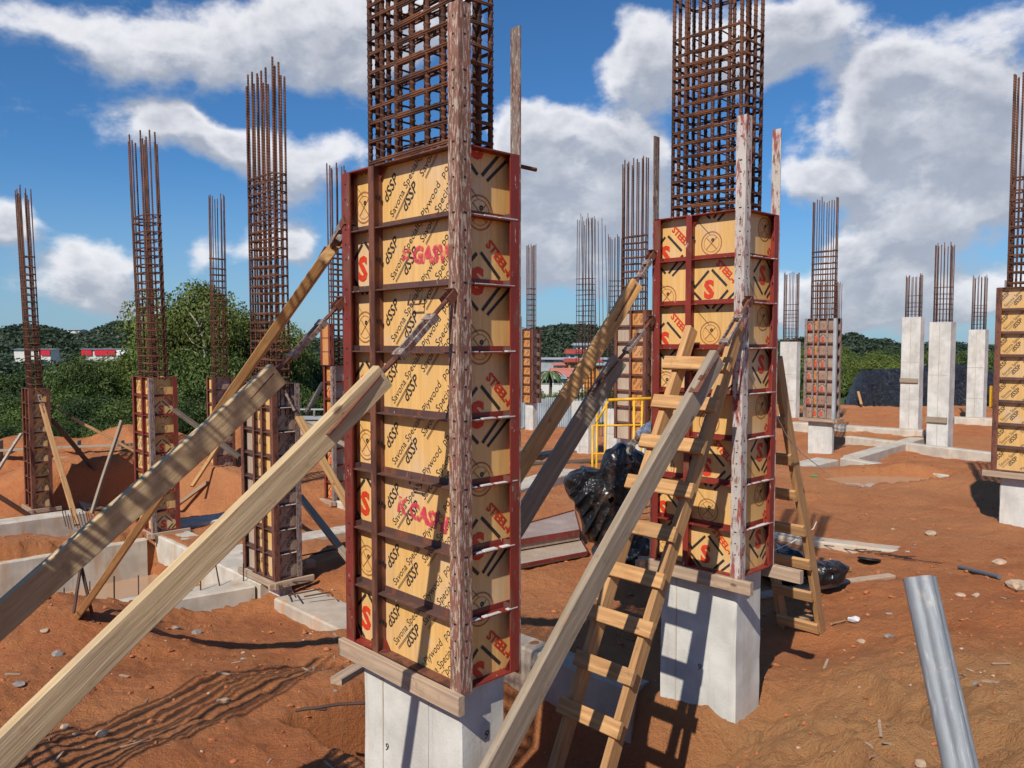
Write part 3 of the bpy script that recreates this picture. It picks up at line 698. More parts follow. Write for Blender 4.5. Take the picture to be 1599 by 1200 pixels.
def pier(p, wv, wu, zb, zt, ctop, ties, label, nv=3, nu=6, rb=.0125, rt=.006, inset=.05, zbar0=None, mat='concrete', body=True, lean=(0, 0), inner=True, spread=.004, jit=.05, off=(0, 0), extra=None, split=False, gap=False):
    """p = near corner of the concrete shaft (x,y); ties = list of z heights; ctop = top of the bars (world z)"""
    root = empty('reinforced_column', (p[0], p[1], zb), G, label, 'concrete column', 'reinforced concrete columns')
    if body:
        n = 5; V = []; F = []
        q = .012; sec = [(q, 0), (wv*.5, 0), (wv-q, 0), (wv, q), (wv, wu-q), (wv-q, wu), (q, wu), (0, wu-q), (0, wu*.3), (0, wu*.31), (0, q)]
        k = len(sec); nz = max(2, int((zt-zb)/.15))
        for i in range(nz+1):
            for (a, b) in sec: V.append((a+random.uniform(-.003, .003), b+random.uniform(-.003, .003), (zt-zb)*i/nz))
        for i in range(nz):
            for j in range(k): F.append((i*k+j, i*k+(j+1) % k, (i+1)*k+(j+1) % k, (i+1)*k+j))
        F.append(tuple(range(k-1, -1, -1))); F.append(tuple(nz*k+j for j in range(k)))
        MB().add(V, F).build('concrete_shaft', mat, root)
        if nz > 7 and mat == 'concrete' and zbar0 is not None: bx('form_seam', (-.0045, wu*.77-.004, .02), (.004, wu*.77+.004, zt-zb-.02), 'concrete_beam', root)
    x0, x1, y0, y1 = inset+off[0], wv-inset+off[0], inset+off[1], wu-inset+off[1]
    zs = (zbar0 if zbar0 is not None else zt)-zb
    pos = []
    for i in range(nu):
        y = y0+(y1-y0)*i/(nu-1); pos.append((x0, y)); pos.append((x1, y))
    for i in range(1, nv-1): x = x0+(x1-x0)*i/(nv-1); pos.append((x, y0)); pos.append((x, y1))
    if gap: pos = [(x, y0+(y1-y0)*(.55*f if f < .5 else 1-.55*(1-f))) for x, y in pos for f in [(y-y0)/(y1-y0)]]
    if split: pos = [(x, (y0+.012*i_ if y < (y0+y1)/2 else y1-.012*i_)) for i_, (x, y) in enumerate(sorted(pos))]; pos = [(x, y0+(y1-y0)*(.36*k_ if k_ < .5 else 1-.36*(1-k_))) for (x, y), k_ in zip(pos, [i_/(len(pos)-1) for i_ in range(len(pos))])]
    L = ctop-zb-zs
    for (x, y) in pos:
        LL = round((L+random.uniform(-jit, jit)*1.0)/.05)*.05; o = bpy.data.objects.new('vertical_bar', ribbed_bar(rb, LL, 7 if rb > .009 else 5))
        s = .012; o.location = (x+(s if x == x0 else -s), y+(s if y == y0 else (-s if y == y1 else 0)), zs)
        lx, ly = lean
        if split and ly < 9: ly += -.030 if y > (y0+y1)/2 else .0; o.location.y += .0
        o.rotation_euler = (ly+random.uniform(-spread, spread), lx+random.uniform(-spread, spread), 0); link(o, root)
    for z in ties:
        o = bpy.data.objects.new('tie', tie_mesh(x0, x1, y0, y1, rt, inner, 'tie_steel' if rb > .009 else 'rebar_far')); 
        h_ = z-zb-zs
        o.location = (lean[0]*h_, -lean[1]*h_, z-zb); o.rotation_euler = (random.uniform(-.03, .03), random.uniform(-.045, .045), random.uniform(-.012, .012)); link(o, root)
    return root
def tz(a, b, s, j=.01): 
    z = a; L = []
    while z < b: L.append(z+random.uniform(-j, j)); z += s
    return L
def mark(root, txt, size, loc, face, wv=0):
    V, F, w = text2d(txt, size, .0, .2)
    mb = MB().add([((-.0035, -x, y) if face == 'L' else (x, -.0035, y)) for x, y in V], F); mb.build('marking', 'ink_black', root, loc)
def batten(p, q, label, w=.09, t=.04, mat='batten'): return board(p, q, w, t, label, mat, cat='board', group='boards clamped under the forms')
def board_mesh(L, w, t, mat, cut0=0, cut1=0):
    V = []; F = []; n = max(2, int(L/.25)); ph = random.random()*6; am = min(.006, L*.0025); q = .004
    sec = [(-w/2, -t/2+q), (-w/2+q, -t/2), (w/2-q, -t/2), (w/2, -t/2+q), (w/2, t/2-q), (w/2-q, t/2), (-w/2+q, t/2), (-w/2, t/2-q)]
    for i in range(n+1):
        x = L*i/n; wob = am*math.sin(ph+2.2*i/n*3)
        for a, b in sec:
            xx = x+(cut0*a/w if i == 0 else 0)+(cut1*a/w if i == n else 0); V.append((xx, a+wob+random.uniform(-.001, .001), b+wob*.6))
    k = 8
    for i in range(n):
        for j in range(k): F.append((i*k+j, (i+1)*k+j, (i+1)*k+(j+1) % k, i*k+(j+1) % k))
    F.append(tuple(range(k))); F.append(tuple(n*k+j for j in range(k-1, -1, -1)))
    return set_mesh('board', V, F, mat)
def orient(p, q, upish, roll=0):
    x = (q-p).normalized(); z = upish-x*upish.dot(x)
    if z.length < 1e-4: z = Vector((1, 0, 0)).cross(x)
    z.normalize(); y = z.cross(x); m = Matrix((x, y, z)).transposed().to_4x4()
    return m @ Matrix.Rotation(roll, 4, 'X')
def board(p, q, w, t, label=None, mat='lumber_yellow', parent=None, name='board', cat='board', group=None, up=Vector((0, 0, 1)), roll=0, cut0=0, cut1=0):
    """plank from p to q; w = width (local y), t = thickness (local z, towards 'up')"""
    p = Vector(p); q = Vector(q); o = bpy.data.objects.new(name, board_mesh((q-p).length, w, t, mat, cut0, cut1))
    m = orient(p, q, up, roll); m.translation = p
    if parent is not None: m = Matrix.Translation(-parent.location) @ m
    o.matrix_local = m; link(o, parent)
    if label: tag(o, label, cat, group)
    return o
def turnbuckle(parent, p, q, plate_n=None):
    """rusty steel aligner between timber head p and form q"""
    p = Vector(p); q = Vector(q); d = q-p; L = d.length; inv = Matrix.Translation(-parent.location)
    m = orient(p, q, Vector((0, 0, 1))); m.translation = p; m = inv @ m
    def place(mb, name, mat):
        o = mb.build(name, mat, parent); o.matrix_local = m; return o
    place(MB().tube([(-.25, 0, .03), (L*.3, 0, .0)], .012, 6), 'threaded_rod', 'brown_steel'); place(MB().tube([(L*.62, 0, 0), (L, 0, 0)], .010, 6), 'threaded_rod', 'brown_steel')
    mb = MB(); a, b = L*.25, L*.68
    mb.box((a, -.028, -.012), (b, -.018, .012)); mb.box((a, .018, -.012), (b, .028, .012)); mb.box((a-.02, -.03, -.016), (a+.02, .03, .016)); mb.box((b-.02, -.03, -.016), (b+.02, .03, .016))
    place(mb, 'turnbuckle', 'grey_angle')
    place(MB().box((-.35, -.03, .018), (-.02, .03, .024)), 'strap', 'brown_steel'); mb = MB(); mb.box((L-.05, -.026, -.022), (L+.012, -.019, .022)); mb.box((L-.05, .019, -.022), (L+.012, .026, .022)); mb.box((L+.006, -.03, -.03), (L+.012, .03, .03)); place(mb, 'end_plate', 'brown_steel')
def brace(p0, p1, tgt, w, t, label, mat, up=Vector((0, 0, 1)), cut1=0, group='timber braces propping the forms'):
    """p0 foot, p1 timber head, tgt where the steel end is bolted to the form"""
    root = empty('timber_brace', p0, 0, label, 'brace', group); bpy.context.view_layer.update()
    root.matrix_local = Matrix.Translation(Vector(p0))
    board(p0, p1, w, t, None, mat, root, 'timber', up=up, cut1=cut1)
    if tgt is not None: turnbuckle(root, p1, tgt)
    return root

# ---- A (big central form)
PA = gr(0, 0, 1.02)
prA = {('L', 0): (savona(.66, H), 0), ('L', 1): (steelply(.25, H, .12, .1), 0), ('R', 0): (steelply(.36, H, .02, .17), 0)}
fa = formwork(PA, .37, .92, 'largest form in front, yellow plywood with black lettering, one column from the frame bottom', 'red_clean', 'plywood', (.665,), (),
    {'near': ('flaky_angle', 3.05), 'right': ('grey_angle', 3.05), 'left': ('red_steel', 2.44)}, prA, ribm='dark_steel', postm='brown_steel', fL=['brown_steel', 'red_clean'])
# red ribs on its right face
for o in fa.children:
    if o.name.startswith('rib') and o.location.y < 0.04 and abs(o.rotation_euler.z) < .01:
        if 'rr' not in _bc: me = o.data.copy(); me.materials[0] = M['red_clean']; _bc['rr'] = me
        o.data = _bc['rr']
# sprayed marks and pull handles
def spray(root, txt, a, z, size, ang):
    V, F, w = text2d(txt, size, .006, .1); c, n = math.cos(ang), math.sin(ang)
    MB().add([(.058-.0045, a-(c*x-n*y), z+n*x+c*y) for x, y in V], F).build('spray_mark', 'spray_pink', root)
spray(fa, '\u00d7 GASW', .50, 2.44*6.42/8, .105, R_(-3)); spray(fa, 'K CASH!', .55, 2.44*2.42/8, .105, R_(-7))
for zz in (2.44*6/8-.03, 2.44*3/8+.02):
    MB().tube([(.03, .40, zz), (.02, .40, zz-.05), (.02, .31, zz-.05), (.03, .31, zz)], .005, 6).build('pull_handle', 'dark_steel', fa)
ra = pier(gr(.045, .055), .28, .80, -.9, 1.02, 6.2, tz(3.42, 5.9, .088), 'tallest rebar cage in front on a pale concrete pier, left of the ladder', nv=4, nu=7, inset=.035, zbar0=3.0, lean=(0, 0))
o = MB().tube([gr(.30, .10, 3.44), gr(.52, .04, 3.42)], .010, 6).build('loose_rod', 'rebar'); tag(o, 'short steel rod sticking out at the top right of the front form', 'steel rod')
mark(ra, '9', .06, (0, .60, 1.40), 'L'); mark(ra, '9', .06, (.14, 0, 1.62), 'R')
batten(gr(-.02, .96, .975), gr(-.02, -.03, .975), 'pale batten clamped under the lettered front form, left side', .09, .035, 'batten').rotation_euler.rotate_axis('X', R_(90))
board(atz(525, 1075, .1)+Vector((0, 0, .05)), atz(600, 1040, .1)+Vector((0, .2, .05)), .10, .05, 'short grey timber block left of the front pier', 'batten')
o = MB().tube([atz(462, 1110, .05), atz(530, 1100, .1), atz(575, 1098, .1)], .011, 6).tube([atz(462, 1110, .05), atz(480, 1106, .07), atz(510, 1108, .06)], .011, 6).build('bent_rod', 'rebar_far')
tag(o, 'dark bent steel rod lying left of the front pier', 'steel rod')

# ---- B
PB = gr(2.45, .04, 1.02)
prB = {('L', 0): (steelply(.44, H, .10, .14), 0), ('L', 1): (steelply(.30, H, .36, .08), 0), ('R', 0): (steelply(.45, H, .2, .36), 0)}
fb = formwork(PB, .46, .72, 'red framed form the wooden ladder leans on, diamond stamps on its plywood', 'red_clean', 'plywood', (.42,), (),
    {'near': ('white_angle', 3.05), 'right': ('white_angle', 3.05), 'left': ('grey_angle', 3.05)}, prB)
rb_ = pier(gr(2.52, .10), .34, .62, -.3, 1.02, 6.4, tz(3.52, 4.75, .090)+[4.98], 'rebar cage above the form with the ladder, bars bare at the top', nv=4, nu=6, inset=.03, zbar0=3.0)
mark(rb_, '9', .07, (0, .30, .58), 'L')
batten(gr(2.44, .85, .975), gr(2.44, -.06, .975), 'batten below the ladder-side form, near side', .09, .04, 'batten').rotation_euler.rotate_axis('X', R_(90))
batten(gr(2.35, .80, .97), gr(3.1, .80, .97), 'rear batten below the ladder-side form', .09, .04, 'batten').rotation_euler.rotate_axis('X', R_(90))
batten(gr(2.93, .9, .975), gr(2.93, -.16, .975), 'short batten sticking out right below the ladder-side form', .09, .05, 'batten').rotation_euler.rotate_axis('X', R_(90))

# ---- the other forms
def far_form(key, px, yt, yb, l, r, label, plabel, zb, zs=None, cage=None, **k):
    c = col_xy(px, yt, yb, k.pop('h', H)); 
    return c
def place_form(px, yt, yb, wv, wu, label, plabel, zground, cage_top_px, tie0_px, nv, nu, fk, pk, batt=None, h=H, nb=8, step=.11, cpx=None):
    c = col_xy(px, yt, yb, h); zt = c.z; zb_ = zt-h
    f = formwork(Vector((c.x, c.y, zb_)), wv, wu, label, h=h, nb=nb, **fk)
    ce = Vector((c.x, c.y, 0))+VX*.085+UX*.085
    top = at(cpx or px, cage_top_px, c.y+.3).z; t0 = at(px, tie0_px, c.y+.3).z
    p = pier((ce.x, ce.y), wv-.17, wu-.17, zground, zb_, top, tz(zt-.05, t0, step)+[t0+.08], plabel, nv=nv, nu=nu, zbar0=zt-.4, **pk)
    if batt:
        q = Vector((c.x, c.y, zb_-.05))
        batten(q+UX*(wu+.1)-VX*.02, q-UX*.08-VX*.02, batt+', left side', .08, .04, 'batten').rotation_euler.rotate_axis('X', R_(90))
        batten(q-VX*.1-UX*.03, q+VX*(wv+.15)-UX*.03, batt+', right side', .08, .04, 'batten').rotation_euler.rotate_axis('X', R_(90))
    return c, f, p
dk = dict(inset=.04, rt=.0055)
cC, fC, pC = place_form(425, 600, 908, .36, .86, 'brown form with grey, rusty and yellow sheets left of the big form', 'tall rebar cage above the brown form with grey and yellow sheets', -.6, 108, 285, 4, 6,
    dict(frame='dark_steel', ply='plywood_brown', divL=(.30, .52), angles={'near': ('brown_steel', 2.44), 'right': ('grey_angle', 2.44), 'left': ('brown_steel', 2.44)}, plyL=['plywood', 'plywood', 'plywood_pale'], plyR=['plywood_brown'], postm='brown_steel', ribm='dark_steel', prints={('L', 1): (savona(.24, H, False), 0), ('R', 0): (savona(.36, H, False), 0)}),
    dict(inset=.0, rb=.0125, rt=.006, jit=.12, off=(0, -.03)), 'weathered plank crossing under the brown form', step=.115)
c1, f1, p1_ = place_form(45, 608, 795, .37, .62, 'farthest left form, rusty frame round yellow sheets', 'rebar cage rising from the farthest left form', -1.3, 302, 408, 3, 6,
    dict(frame='brown_steel', ply='plywood', angles={'near': ('brown_steel', 2.44), 'right': ('brown_steel', 2.44)}, divL=(.3,), detail=False, prints={('R', 0): (savona(.37, H, False), 0)}),
    dict(inset=.0, rb=.010, jit=.12, lean=(-.02, -.016)), 'board under the farthest left form', step=.14)
c2, f2, p2_ = place_form(233, 590, 832, .42, .78, 'red framed form with diamond stamps between the two left columns', 'rebar cage with bars bundled in two groups above the red left form', -1.0, 215, 345, 3, 6,
    dict(frame='red_steel', ply='plywood', divL=(.34,), angles={'near': ('grey_angle', 2.44), 'right': ('red_steel', 2.44)}, detail=False, prints={('R', 0): (steelply(.42, H, .1, .2, False), 0), ('L', 0): (savona(.34, H, False), 0), ('L', 1): (savona(.4, H, False), 0)}),
    dict(inset=.0, rb=.012, jit=.12, lean=(-.015, -.010), gap=True), 'board under the red left form', step=.13)
c3, f3, p3_ = place_form(332, 590, 756, .50, .36, 'small form behind the brown form, right of the red left one', 'thin rebar cage in front of the tall trees', -.6, 306, 410, 4, 3,
    dict(frame='brown_steel', ply='plywood', angles={'near': ('brown_steel', 2.44), 'right': ('brown_steel', 2.44)}, detail=False, plyR=['plywood_brown'], prints={('R', 0): (savona(.5, H, False), 0)}),
    dict(inset=.0, rb=.010, jit=.08), 'board under the small form behind', step=.15)
cD, fD, pD = place_form(519, 572, 782, .50, .33, 'form half hidden behind the left edge of the big form', 'rebar cage just left of the big form', -.5, 262, 385, 4, 3,
    dict(frame='red_steel', ply='plywood', angles={'near': ('grey_angle', 2.44)}, detail=False, plyL=['plywood_orange'], plyR=['plywood_brown'], prints={('L', 0): (steelply(.33, H, .1, .15, False), 0)}),
    dict(inset=.0, rb=.0115, jit=.08), 'board under the half hidden form', step=.10)
q = Vector((cD.x, cD.y, cD.z))+VX*.5+UX*.0
formwork(Vector((cD.x, cD.y, cD.z+.01))+UX*.03-VX*.03, .09, .33, 'short extra panel stacked on the half hidden form', 'red_steel', 'plywood_orange', h=.75, nb=3, detail=False)
cE0, fE0, pE0 = place_form(801, 494, 668, .26, .41, 'rusty form glimpsed right behind the big form', 'column peeping out right behind the big form', -.4, 470, 480, 3, 3,
    dict(frame='brown_steel', ply='plywood_brown', angles={'right': ('galv_steel', 2.44)}, detail=False), dict(inset=.04, rb=.009), step=.15)
cE1, fE1, pE1 = place_form(832, 514, 630, .38, .52, 'distant orange form on a white pier right of the big form', 'distant white pier and rebar cage right of the big form', -.75, 383, 455, 4, 4,
    dict(frame='brown_steel', ply='plywood_orange', divL=(.12,), angles={'near': ('brown_steel', 2.44), 'right': ('brown_steel', 2.44)}, detail=False, plyR=['plywood_brown'], prints={('L', 1): (savona(.4, H, False), 0)}),
    dict(inset=.02, rb=.010, jit=.05), step=.17)
cE5, fE5, pE5 = place_form(1009, 484, 690, .26, .74, 'orange and grey form just left of the ladder-side form', 'rebar cage just left of the ladder-side form', -.3, 250, 375, 3, 6,
    dict(frame='brown_steel', ply='plywood_orange', divL=(.36,), angles={'near': ('brown_steel', 2.44)}, detail=False, plyL=['plywood_orange', 'plywood_pale'], prints={('L', 0): (savona(.36, H, False), 0)}),
    dict(inset=.0, rb=.0115, jit=.08), step=.13)
cF, fF, pF = place_form(1306, 497, 655, .30, .78, 'form of many small stamped sheets on a white pier, right middle', 'white pier and cage of the right middle form', -.35, 312, 397, 3, 6,
    dict(frame='grey_angle', ply='plywood_brown', divL=(.22, .44, .56), angles={'near': ('galv_steel', 2.44), 'right': ('grey_angle', 2.44), 'left': ('grey_angle', 2.44)}, detail=False, ribm='brown_steel',
         plyL=['plywood_brown', 'plywood_brown', 'plywood_orange', 'plywood_brown'], prints={('L', 1): (steelply(.2, H, .1, .1, False), 0), ('L', 2): (steelply(.12, H, .1, .06, False), 0), ('L', 3): (steelply(.22, H, .4, .1, False), 0)}),
    dict(inset=.0, rb=.011, jit=.06), 'dark board under the right middle form', step=.14)
cR, fR, pR = place_form(1640, 446, 742, .40, .60, 'lettered form cut off by the right edge of the photo', 'tall rebar cage leaning at the right edge of the photo', -.05, 112, 285, 4, 5,
    dict(frame='brown_steel', ply='plywood', angles={'near': ('brown_steel', 2.44), 'left': ('brown_steel', 2.44)}, detail=True, prints={('L', 0): (savona(.6, H, True), 0)}, ribm='dark_steel'),
    dict(inset=.0, rb=.0125, jit=.03, lean=(.012, 0)), 'board under the lettered form at the right edge', step=.12)

# ---- bare concrete columns and cages far behind
def bare(px, ytop, ybot, zg, wv, wu, cage, tie0, label, nv=4, nu=4, batt=None, rb=.010):
    c = atz(px, ybot, zg); zt = at(px, ytop, c.y).z; top = at(px, cage, c.y+.2).z; t0 = at(px, tie0, c.y+.2).z
    p = pier((c.x, c.y), wv, wu, zg-.2, zt, top, tz(zt+.06, t0, .13)+[t0+.1], label, nv=nv, nu=nu, rb=rb, rt=.0055, inset=.06, jit=.05, inner=False)
    bx('form_seam', (-.006, wu*.5-.006, .3), (.004, wu*.5+.006, zt-zg+.1), 'concrete_dirty', p)
    for zz in (.33, .66): bx('pour_joint', (-.005, .02, (zt-zg)*zz-.008), (.004, wu-.02, (zt-zg)*zz+.008), 'concrete_beam', p)
    if batt:
        z = at(px, batt, c.y).z; q = Vector((c.x, c.y, z))
        batten(q+UX*(wu+.0)-VX*.03, q-VX*.03+UX*.02, 'grey batten left on the '+label, .14, .04, 'lumber_grey').rotation_euler.rotate_axis('X', R_(90))
    return c
bare(1242, 534, 658, -.2, .30, .62, 426, 480, 'bare white column just right of the ladder-side form', nu=5)
bare(1433, 495, 673, -.2, .36, .56, 430, 467, 'tall bare column, left one of the right-hand three', batt=595, nu=5)
bare(1479, 503, 710, -.2, .40, .50, 383, 455, 'widest bare column, middle one of the right-hand three', batt=657, nu=6)
bare(1534, 515, 662, -.2, .40, .52, 432, 482, 'slim bare column, right one of the right-hand three', nu=5)
bare(918, 628, 714, -.3, .40, .55, 340, 442, 'short white pier with a tall thin cage beyond the crossing planks', nv=3, nu=5, rb=.009)
bare(962, 640, 716, -.3, .3, .4, 371, 445, 'thin cage behind the crossing planks, beside the orange form', nv=3, nu=4, rb=.009)
c = atz(1302, 662, -.3); pier((c.x, c.y), .5, .75, -.5, 2.2, at(1300, 440, c.y).z, tz(2.3, at(1300, 497, c.y).z, .2), 'wider cage standing behind the right middle form', nv=5, nu=6, rb=.010, inset=.02, inner=False)
c = atz(1580, 655, -.3); pier((c.x, c.y), .4, .45, -.4, at(1570, 520, c.y).z, at(1570, 437, c.y).z, tz(at(1570, 520, c.y).z, at(1570, 485, c.y).z, .2), 'distant bar tips just left of the edge form', nv=4, nu=5, rb=.010, inner=False)
# loose starter bars
for i, (px, yt) in enumerate([(918, 333), (923, 340), (928, 338), (934, 346), (940, 341), (945, 352), (950, 366), (907, 334), (913, 352)]):
    a = at(px, yt, 24+.2*i); b_ = at(px+random.uniform(0, 8), 640, 24+.1*i); b_.z = -.4
    o = MB().tube([b_, b_.lerp(a, .5)+Vector((.03, 0, 0)), a], .010, 5).build('starter_bar', 'rebar_far'); tag(o, 'single loose rebar standing between the two thin cages', 'rebar', 'loose bars between the thin cages')
# foot-level far cage rows behind C etc. that cast the shadows seen in front: two columns left of the camera
q1 = gr(-2.45, .1); formwork(Vector((q1.x, q1.y, .9)), .36, .75, 'form just outside the left edge, nearest the camera', 'red_steel', 'plywood', angles={'near': ('red_steel', 2.44)}, detail=False, h=1.45, nb=5)
qq = q1+VX*.05+UX*.05; pier((qq.x, qq.y), .26, .64, -.2, .9, 5.2, tz(2.3, 4.4, .15), 'column just outside the left edge, nearest the camera', nv=3, nu=5, zbar0=1.9, inset=.03)
q2 = Vector((-3.55, 2.6, 0)); pier((q2.x, q2.y), .36, .8, -.2, 1.5, 3.9, tz(1.6, 1.9, .15), 'low column outside the left edge, behind the other', nv=3, nu=7, inset=.03, spread=.01, jit=.15)

# ------------------------------------------------------------------ braces
def PAz(s, z, u=0, v0=0): return gr(v0-s, u, z)
tA = PAz(.01, 2.83, .03)
b1 = brace(PAz(2.55, .75, .0), PAz(.408, 2.46, .0), PAz(.02, 2.80, .03), .045, .105, 'long pale pine prop in the foreground reaching the lettered form', 'pine', up=Vector((0, 0, 1)))
b2 = brace(PAz(2.45, .80, .94), PAz(.379, 2.44, .94), PAz(.01, 2.80, .94), .05, .12, 'shadow-striped greyish prop crossing the left columns', 'pine')
foot3 = atz(122, 962, -.12); head3 = at(518, 388, 4.35)
b3 = brace(foot3, head3, at(543, 345, 4.17), .14, .055, 'yellowish prop running down left to the pit edge', 'lumber_yellow', up=Vector((.5, -.6, .6)), cut1=.1)
m_ = foot3.lerp(head3, .30)
for i_, (a_, bb) in enumerate([((128, 872), (115, 958)), ((124, 872), (152, 995))]):
    d_ = foot3.y-.25
    o = MB().tube([at(bb[0], bb[1], d_+.1*i_), at(a_[0], a_[1], d_+.25)], .016, 6).build('steel_stake', 'rebar_far'); tag(o, 'rusty stake by the foot of the yellowish prop, '+('leaning right' if i_ == 0 else 'leaning left'), 'stake')
b4 = brace(gr(-.62, -.07, -.10), gr(1.97, -.06, 2.50), gr(2.43, -.01, 2.86), .05, .13, 'weathered grey prop passing in front of the ladder', 'lumber_grey', cut1=0)
b5 = brace(gr(.60, .98, 1.0), gr(2.45-.17, .78, 3.0), gr(2.44, .76, 3.22), .10, .05, 'yellow prop between the two big forms, upper one', 'lumber_yellow', up=Vector((.5, -.8, .3)))
b6 = brace(gr(.60, 1.04, .62), gr(2.45-.33, .80, 2.46), gr(2.44, .76, 2.75), .12, .05, 'dark grey prop between the two big forms, lower one', 'lumber_grey', up=Vector((.5, -.8, .3)))
# left background props
def bp(a, b_, Ya, Yb, w, t, label, mat, tgt=None, **k):
    p = at(a[0], a[1], Ya); q = at(b_[0], b_[1], Yb); return brace(p, q, at(*tgt) if tgt else None, w, t, label, mat, **k)
bp((120, 820), (65, 632), 14.2, 15.9, .09, .05, 'pale prop down the right face of the farthest left form', 'lumber_orange', (60, 612, 16.1))
bp((160, 748), (80, 655), 18.0, 16.8, .10, .06, 'dark prop behind the farthest left form', 'lumber_dark')
bp((210, 705), (112, 652), 17.5, 17.0, .11, .05, 'orange prop high between the two left forms', 'lumber_orange', (82, 634, 16.8))
bp((143, 802), (190, 657), 13.0, 13.6, .05, .05, 'thin grey steel prop left of the red left form', 'lumber_grey')
bp((-12, 748), (33, 678), 15.2, 16.0, .05, .05, 'pale steel prop left of the farthest left form', 'bark_pale')
bp((-10, 770), (45, 805), 14.5, 15.6, .10, .05, 'pale plank below the farthest left form', 'lumber_grey')
bp((-10, 835), (25, 855), 13.5, 12.5, .10, .05, 'grey plank resting on soil at the left edge', 'lumber_grey')
bp((548, 798), (466, 652), 9.0, 9.9, .09, .045, 'yellowish prop right of the brown form', 'lumber_yellow', (440, 600, 9.9))
bp((550, 880), (468, 775), 10.5, 11.4, .10, .05, 'greyish prop going down right behind the brown form', 'lumber_grey')
bp((375, 715), (272, 640), 11.5, 12.6, .08, .05, 'dark prop from the red left form to the brown form', 'lumber_dark')
bp((300, 760), (345, 690), 16.5, 17.2, .09, .05, 'yellow plank leaning near the small form', 'lumber_yellow')
bp((548, 700), (465, 655), 12.8, 13.4, .08, .05, 'grey prop crossing behind the yellowish prop', 'lumber_grey')
bp((478, 645), (505, 598), 16, 16.4, .10, .05, 'short prop left of the half hidden form', 'lumber_grey')
# braces/planks on the right
bp((1345, 632), (1340, 612), 33, 33.6, .1, .05, 'short plank at the foot of the black tarp', 'lumber_yellow')

# ------------------------------------------------------------------ ladders
def ladder(topR, botR, du, side, n, label, mat, z0, z1, over=.06, extra=.18):
    """two rails along UX offset, rungs nailed on the front"""
    root = empty('wooden_ladder', botR, 0, label, 'ladder', 'site-made timber ladders'); root.matrix_local = Matrix.Translation(Vector(botR))
    d = (topR-botR).normalized(); nrm = d.cross(UX).normalized()
    if nrm.dot(Vector((0, -1, 0))) < 0: nrm = -nrm
    for k, e in ((0, 0.0), (1, -.02)):
        a = botR+UX*du*k+d*(.05*k); b_ = topR+UX*du*k+d*(e)
        board(a, b_, .045, .10, None, mat, root, 'rail', up=nrm)
    for i in range(n):
        z = z0+(z1-z0)*i/(n-1); t = (z-botR.z)/(topR.z-botR.z); c = botR.lerp(topR, t)+nrm*side*.068
        j = random.uniform(-.02, .02); board(c-UX*(over+j)*math.copysign(1, du), c+UX*(du+over*math.copysign(1, du)+j), .092, .032, None, mat, root, 'rung', up=nrm, roll=random.uniform(-.03, .03))
    return root
ladder(gr(2.45-.05, .05, 2.70), gr(2.45-1.62, .05, -.30), .35, 1, 9, 'wooden ladder with nine board rungs leaning on the red framed form', 'lumber_orange', .42, 2.42)
bR = atz(1286, 1003, .02); bR.z = 0; tR = at(1214, 560, 6.0)
ladder(tR, bR, .34, 1, 7, 'wooden ladder half hidden on the far side of the same form', 'lumber_orange', .2, 2.0, over=.02)

# ------------------------------------------------------------------ things on the site
def thing_mesh(mb, name, mat, label, cat, **k): o = mb.build(name, mat, **k); return tag(o, label, cat)
# planks right of B
def plank(a, b_, za, zb, w, t, label, mat): return board(og(*a)+Vector((0, 0, t/2+.012)), og(*b_)+Vector((0, 0, t/2+.012)), w, t, label, mat, cat='plank')
plank((1205, 912), (1322, 892), .03, .05, .12, .04, 'yellow plank lying under the black plastic scrap', 'lumber_yellow')
plank((1185, 935), (1392, 905), .05, .10, .10, .045, 'long pale plank with rough end lying right of the second ladder', 'batten')
plank((1240, 975), (1268, 968), .02, .02, .09, .03, 'short offcut at the foot of the second ladder', 'lumber_orange')
plank((1298, 978), (1320, 972), .06, .07, .02, .01, 'thin wooden stick beside the white paper scrap', 'lumber_orange')
plank((1340, 630), (1345, 600), -.2, -.2, .1, .05, 'plank in front of the black tarp', 'lumber_yellow')
plank((815, 715), (905, 705), -.2, -.2, .5, .06, 'brown board pile beyond the big form, upper boards', 'lumber_grey')
plank((820, 728), (935, 722), -.15, -.15, .3, .05, 'second brown board beyond the big form', 'lumber_dark')
plank((270, 745), (325, 738), -.42, -.42, .12, .06, 'plank laid in front of the small form', 'batten')
plank((140, 738), (185, 742), .0, .0, .2, .03, 'dark scrap board by the soil heap at left', 'lumber_dark')
plank((95, 765), (140, 748), -.3, -.2, .3, .03, 'pale broken board on the soil between the left forms', 'batten')
plank((640, 1195), (560, 1160), -.1, -.1, .1, .02, 'thin board in the shade by the front pier', 'lumber_grey')
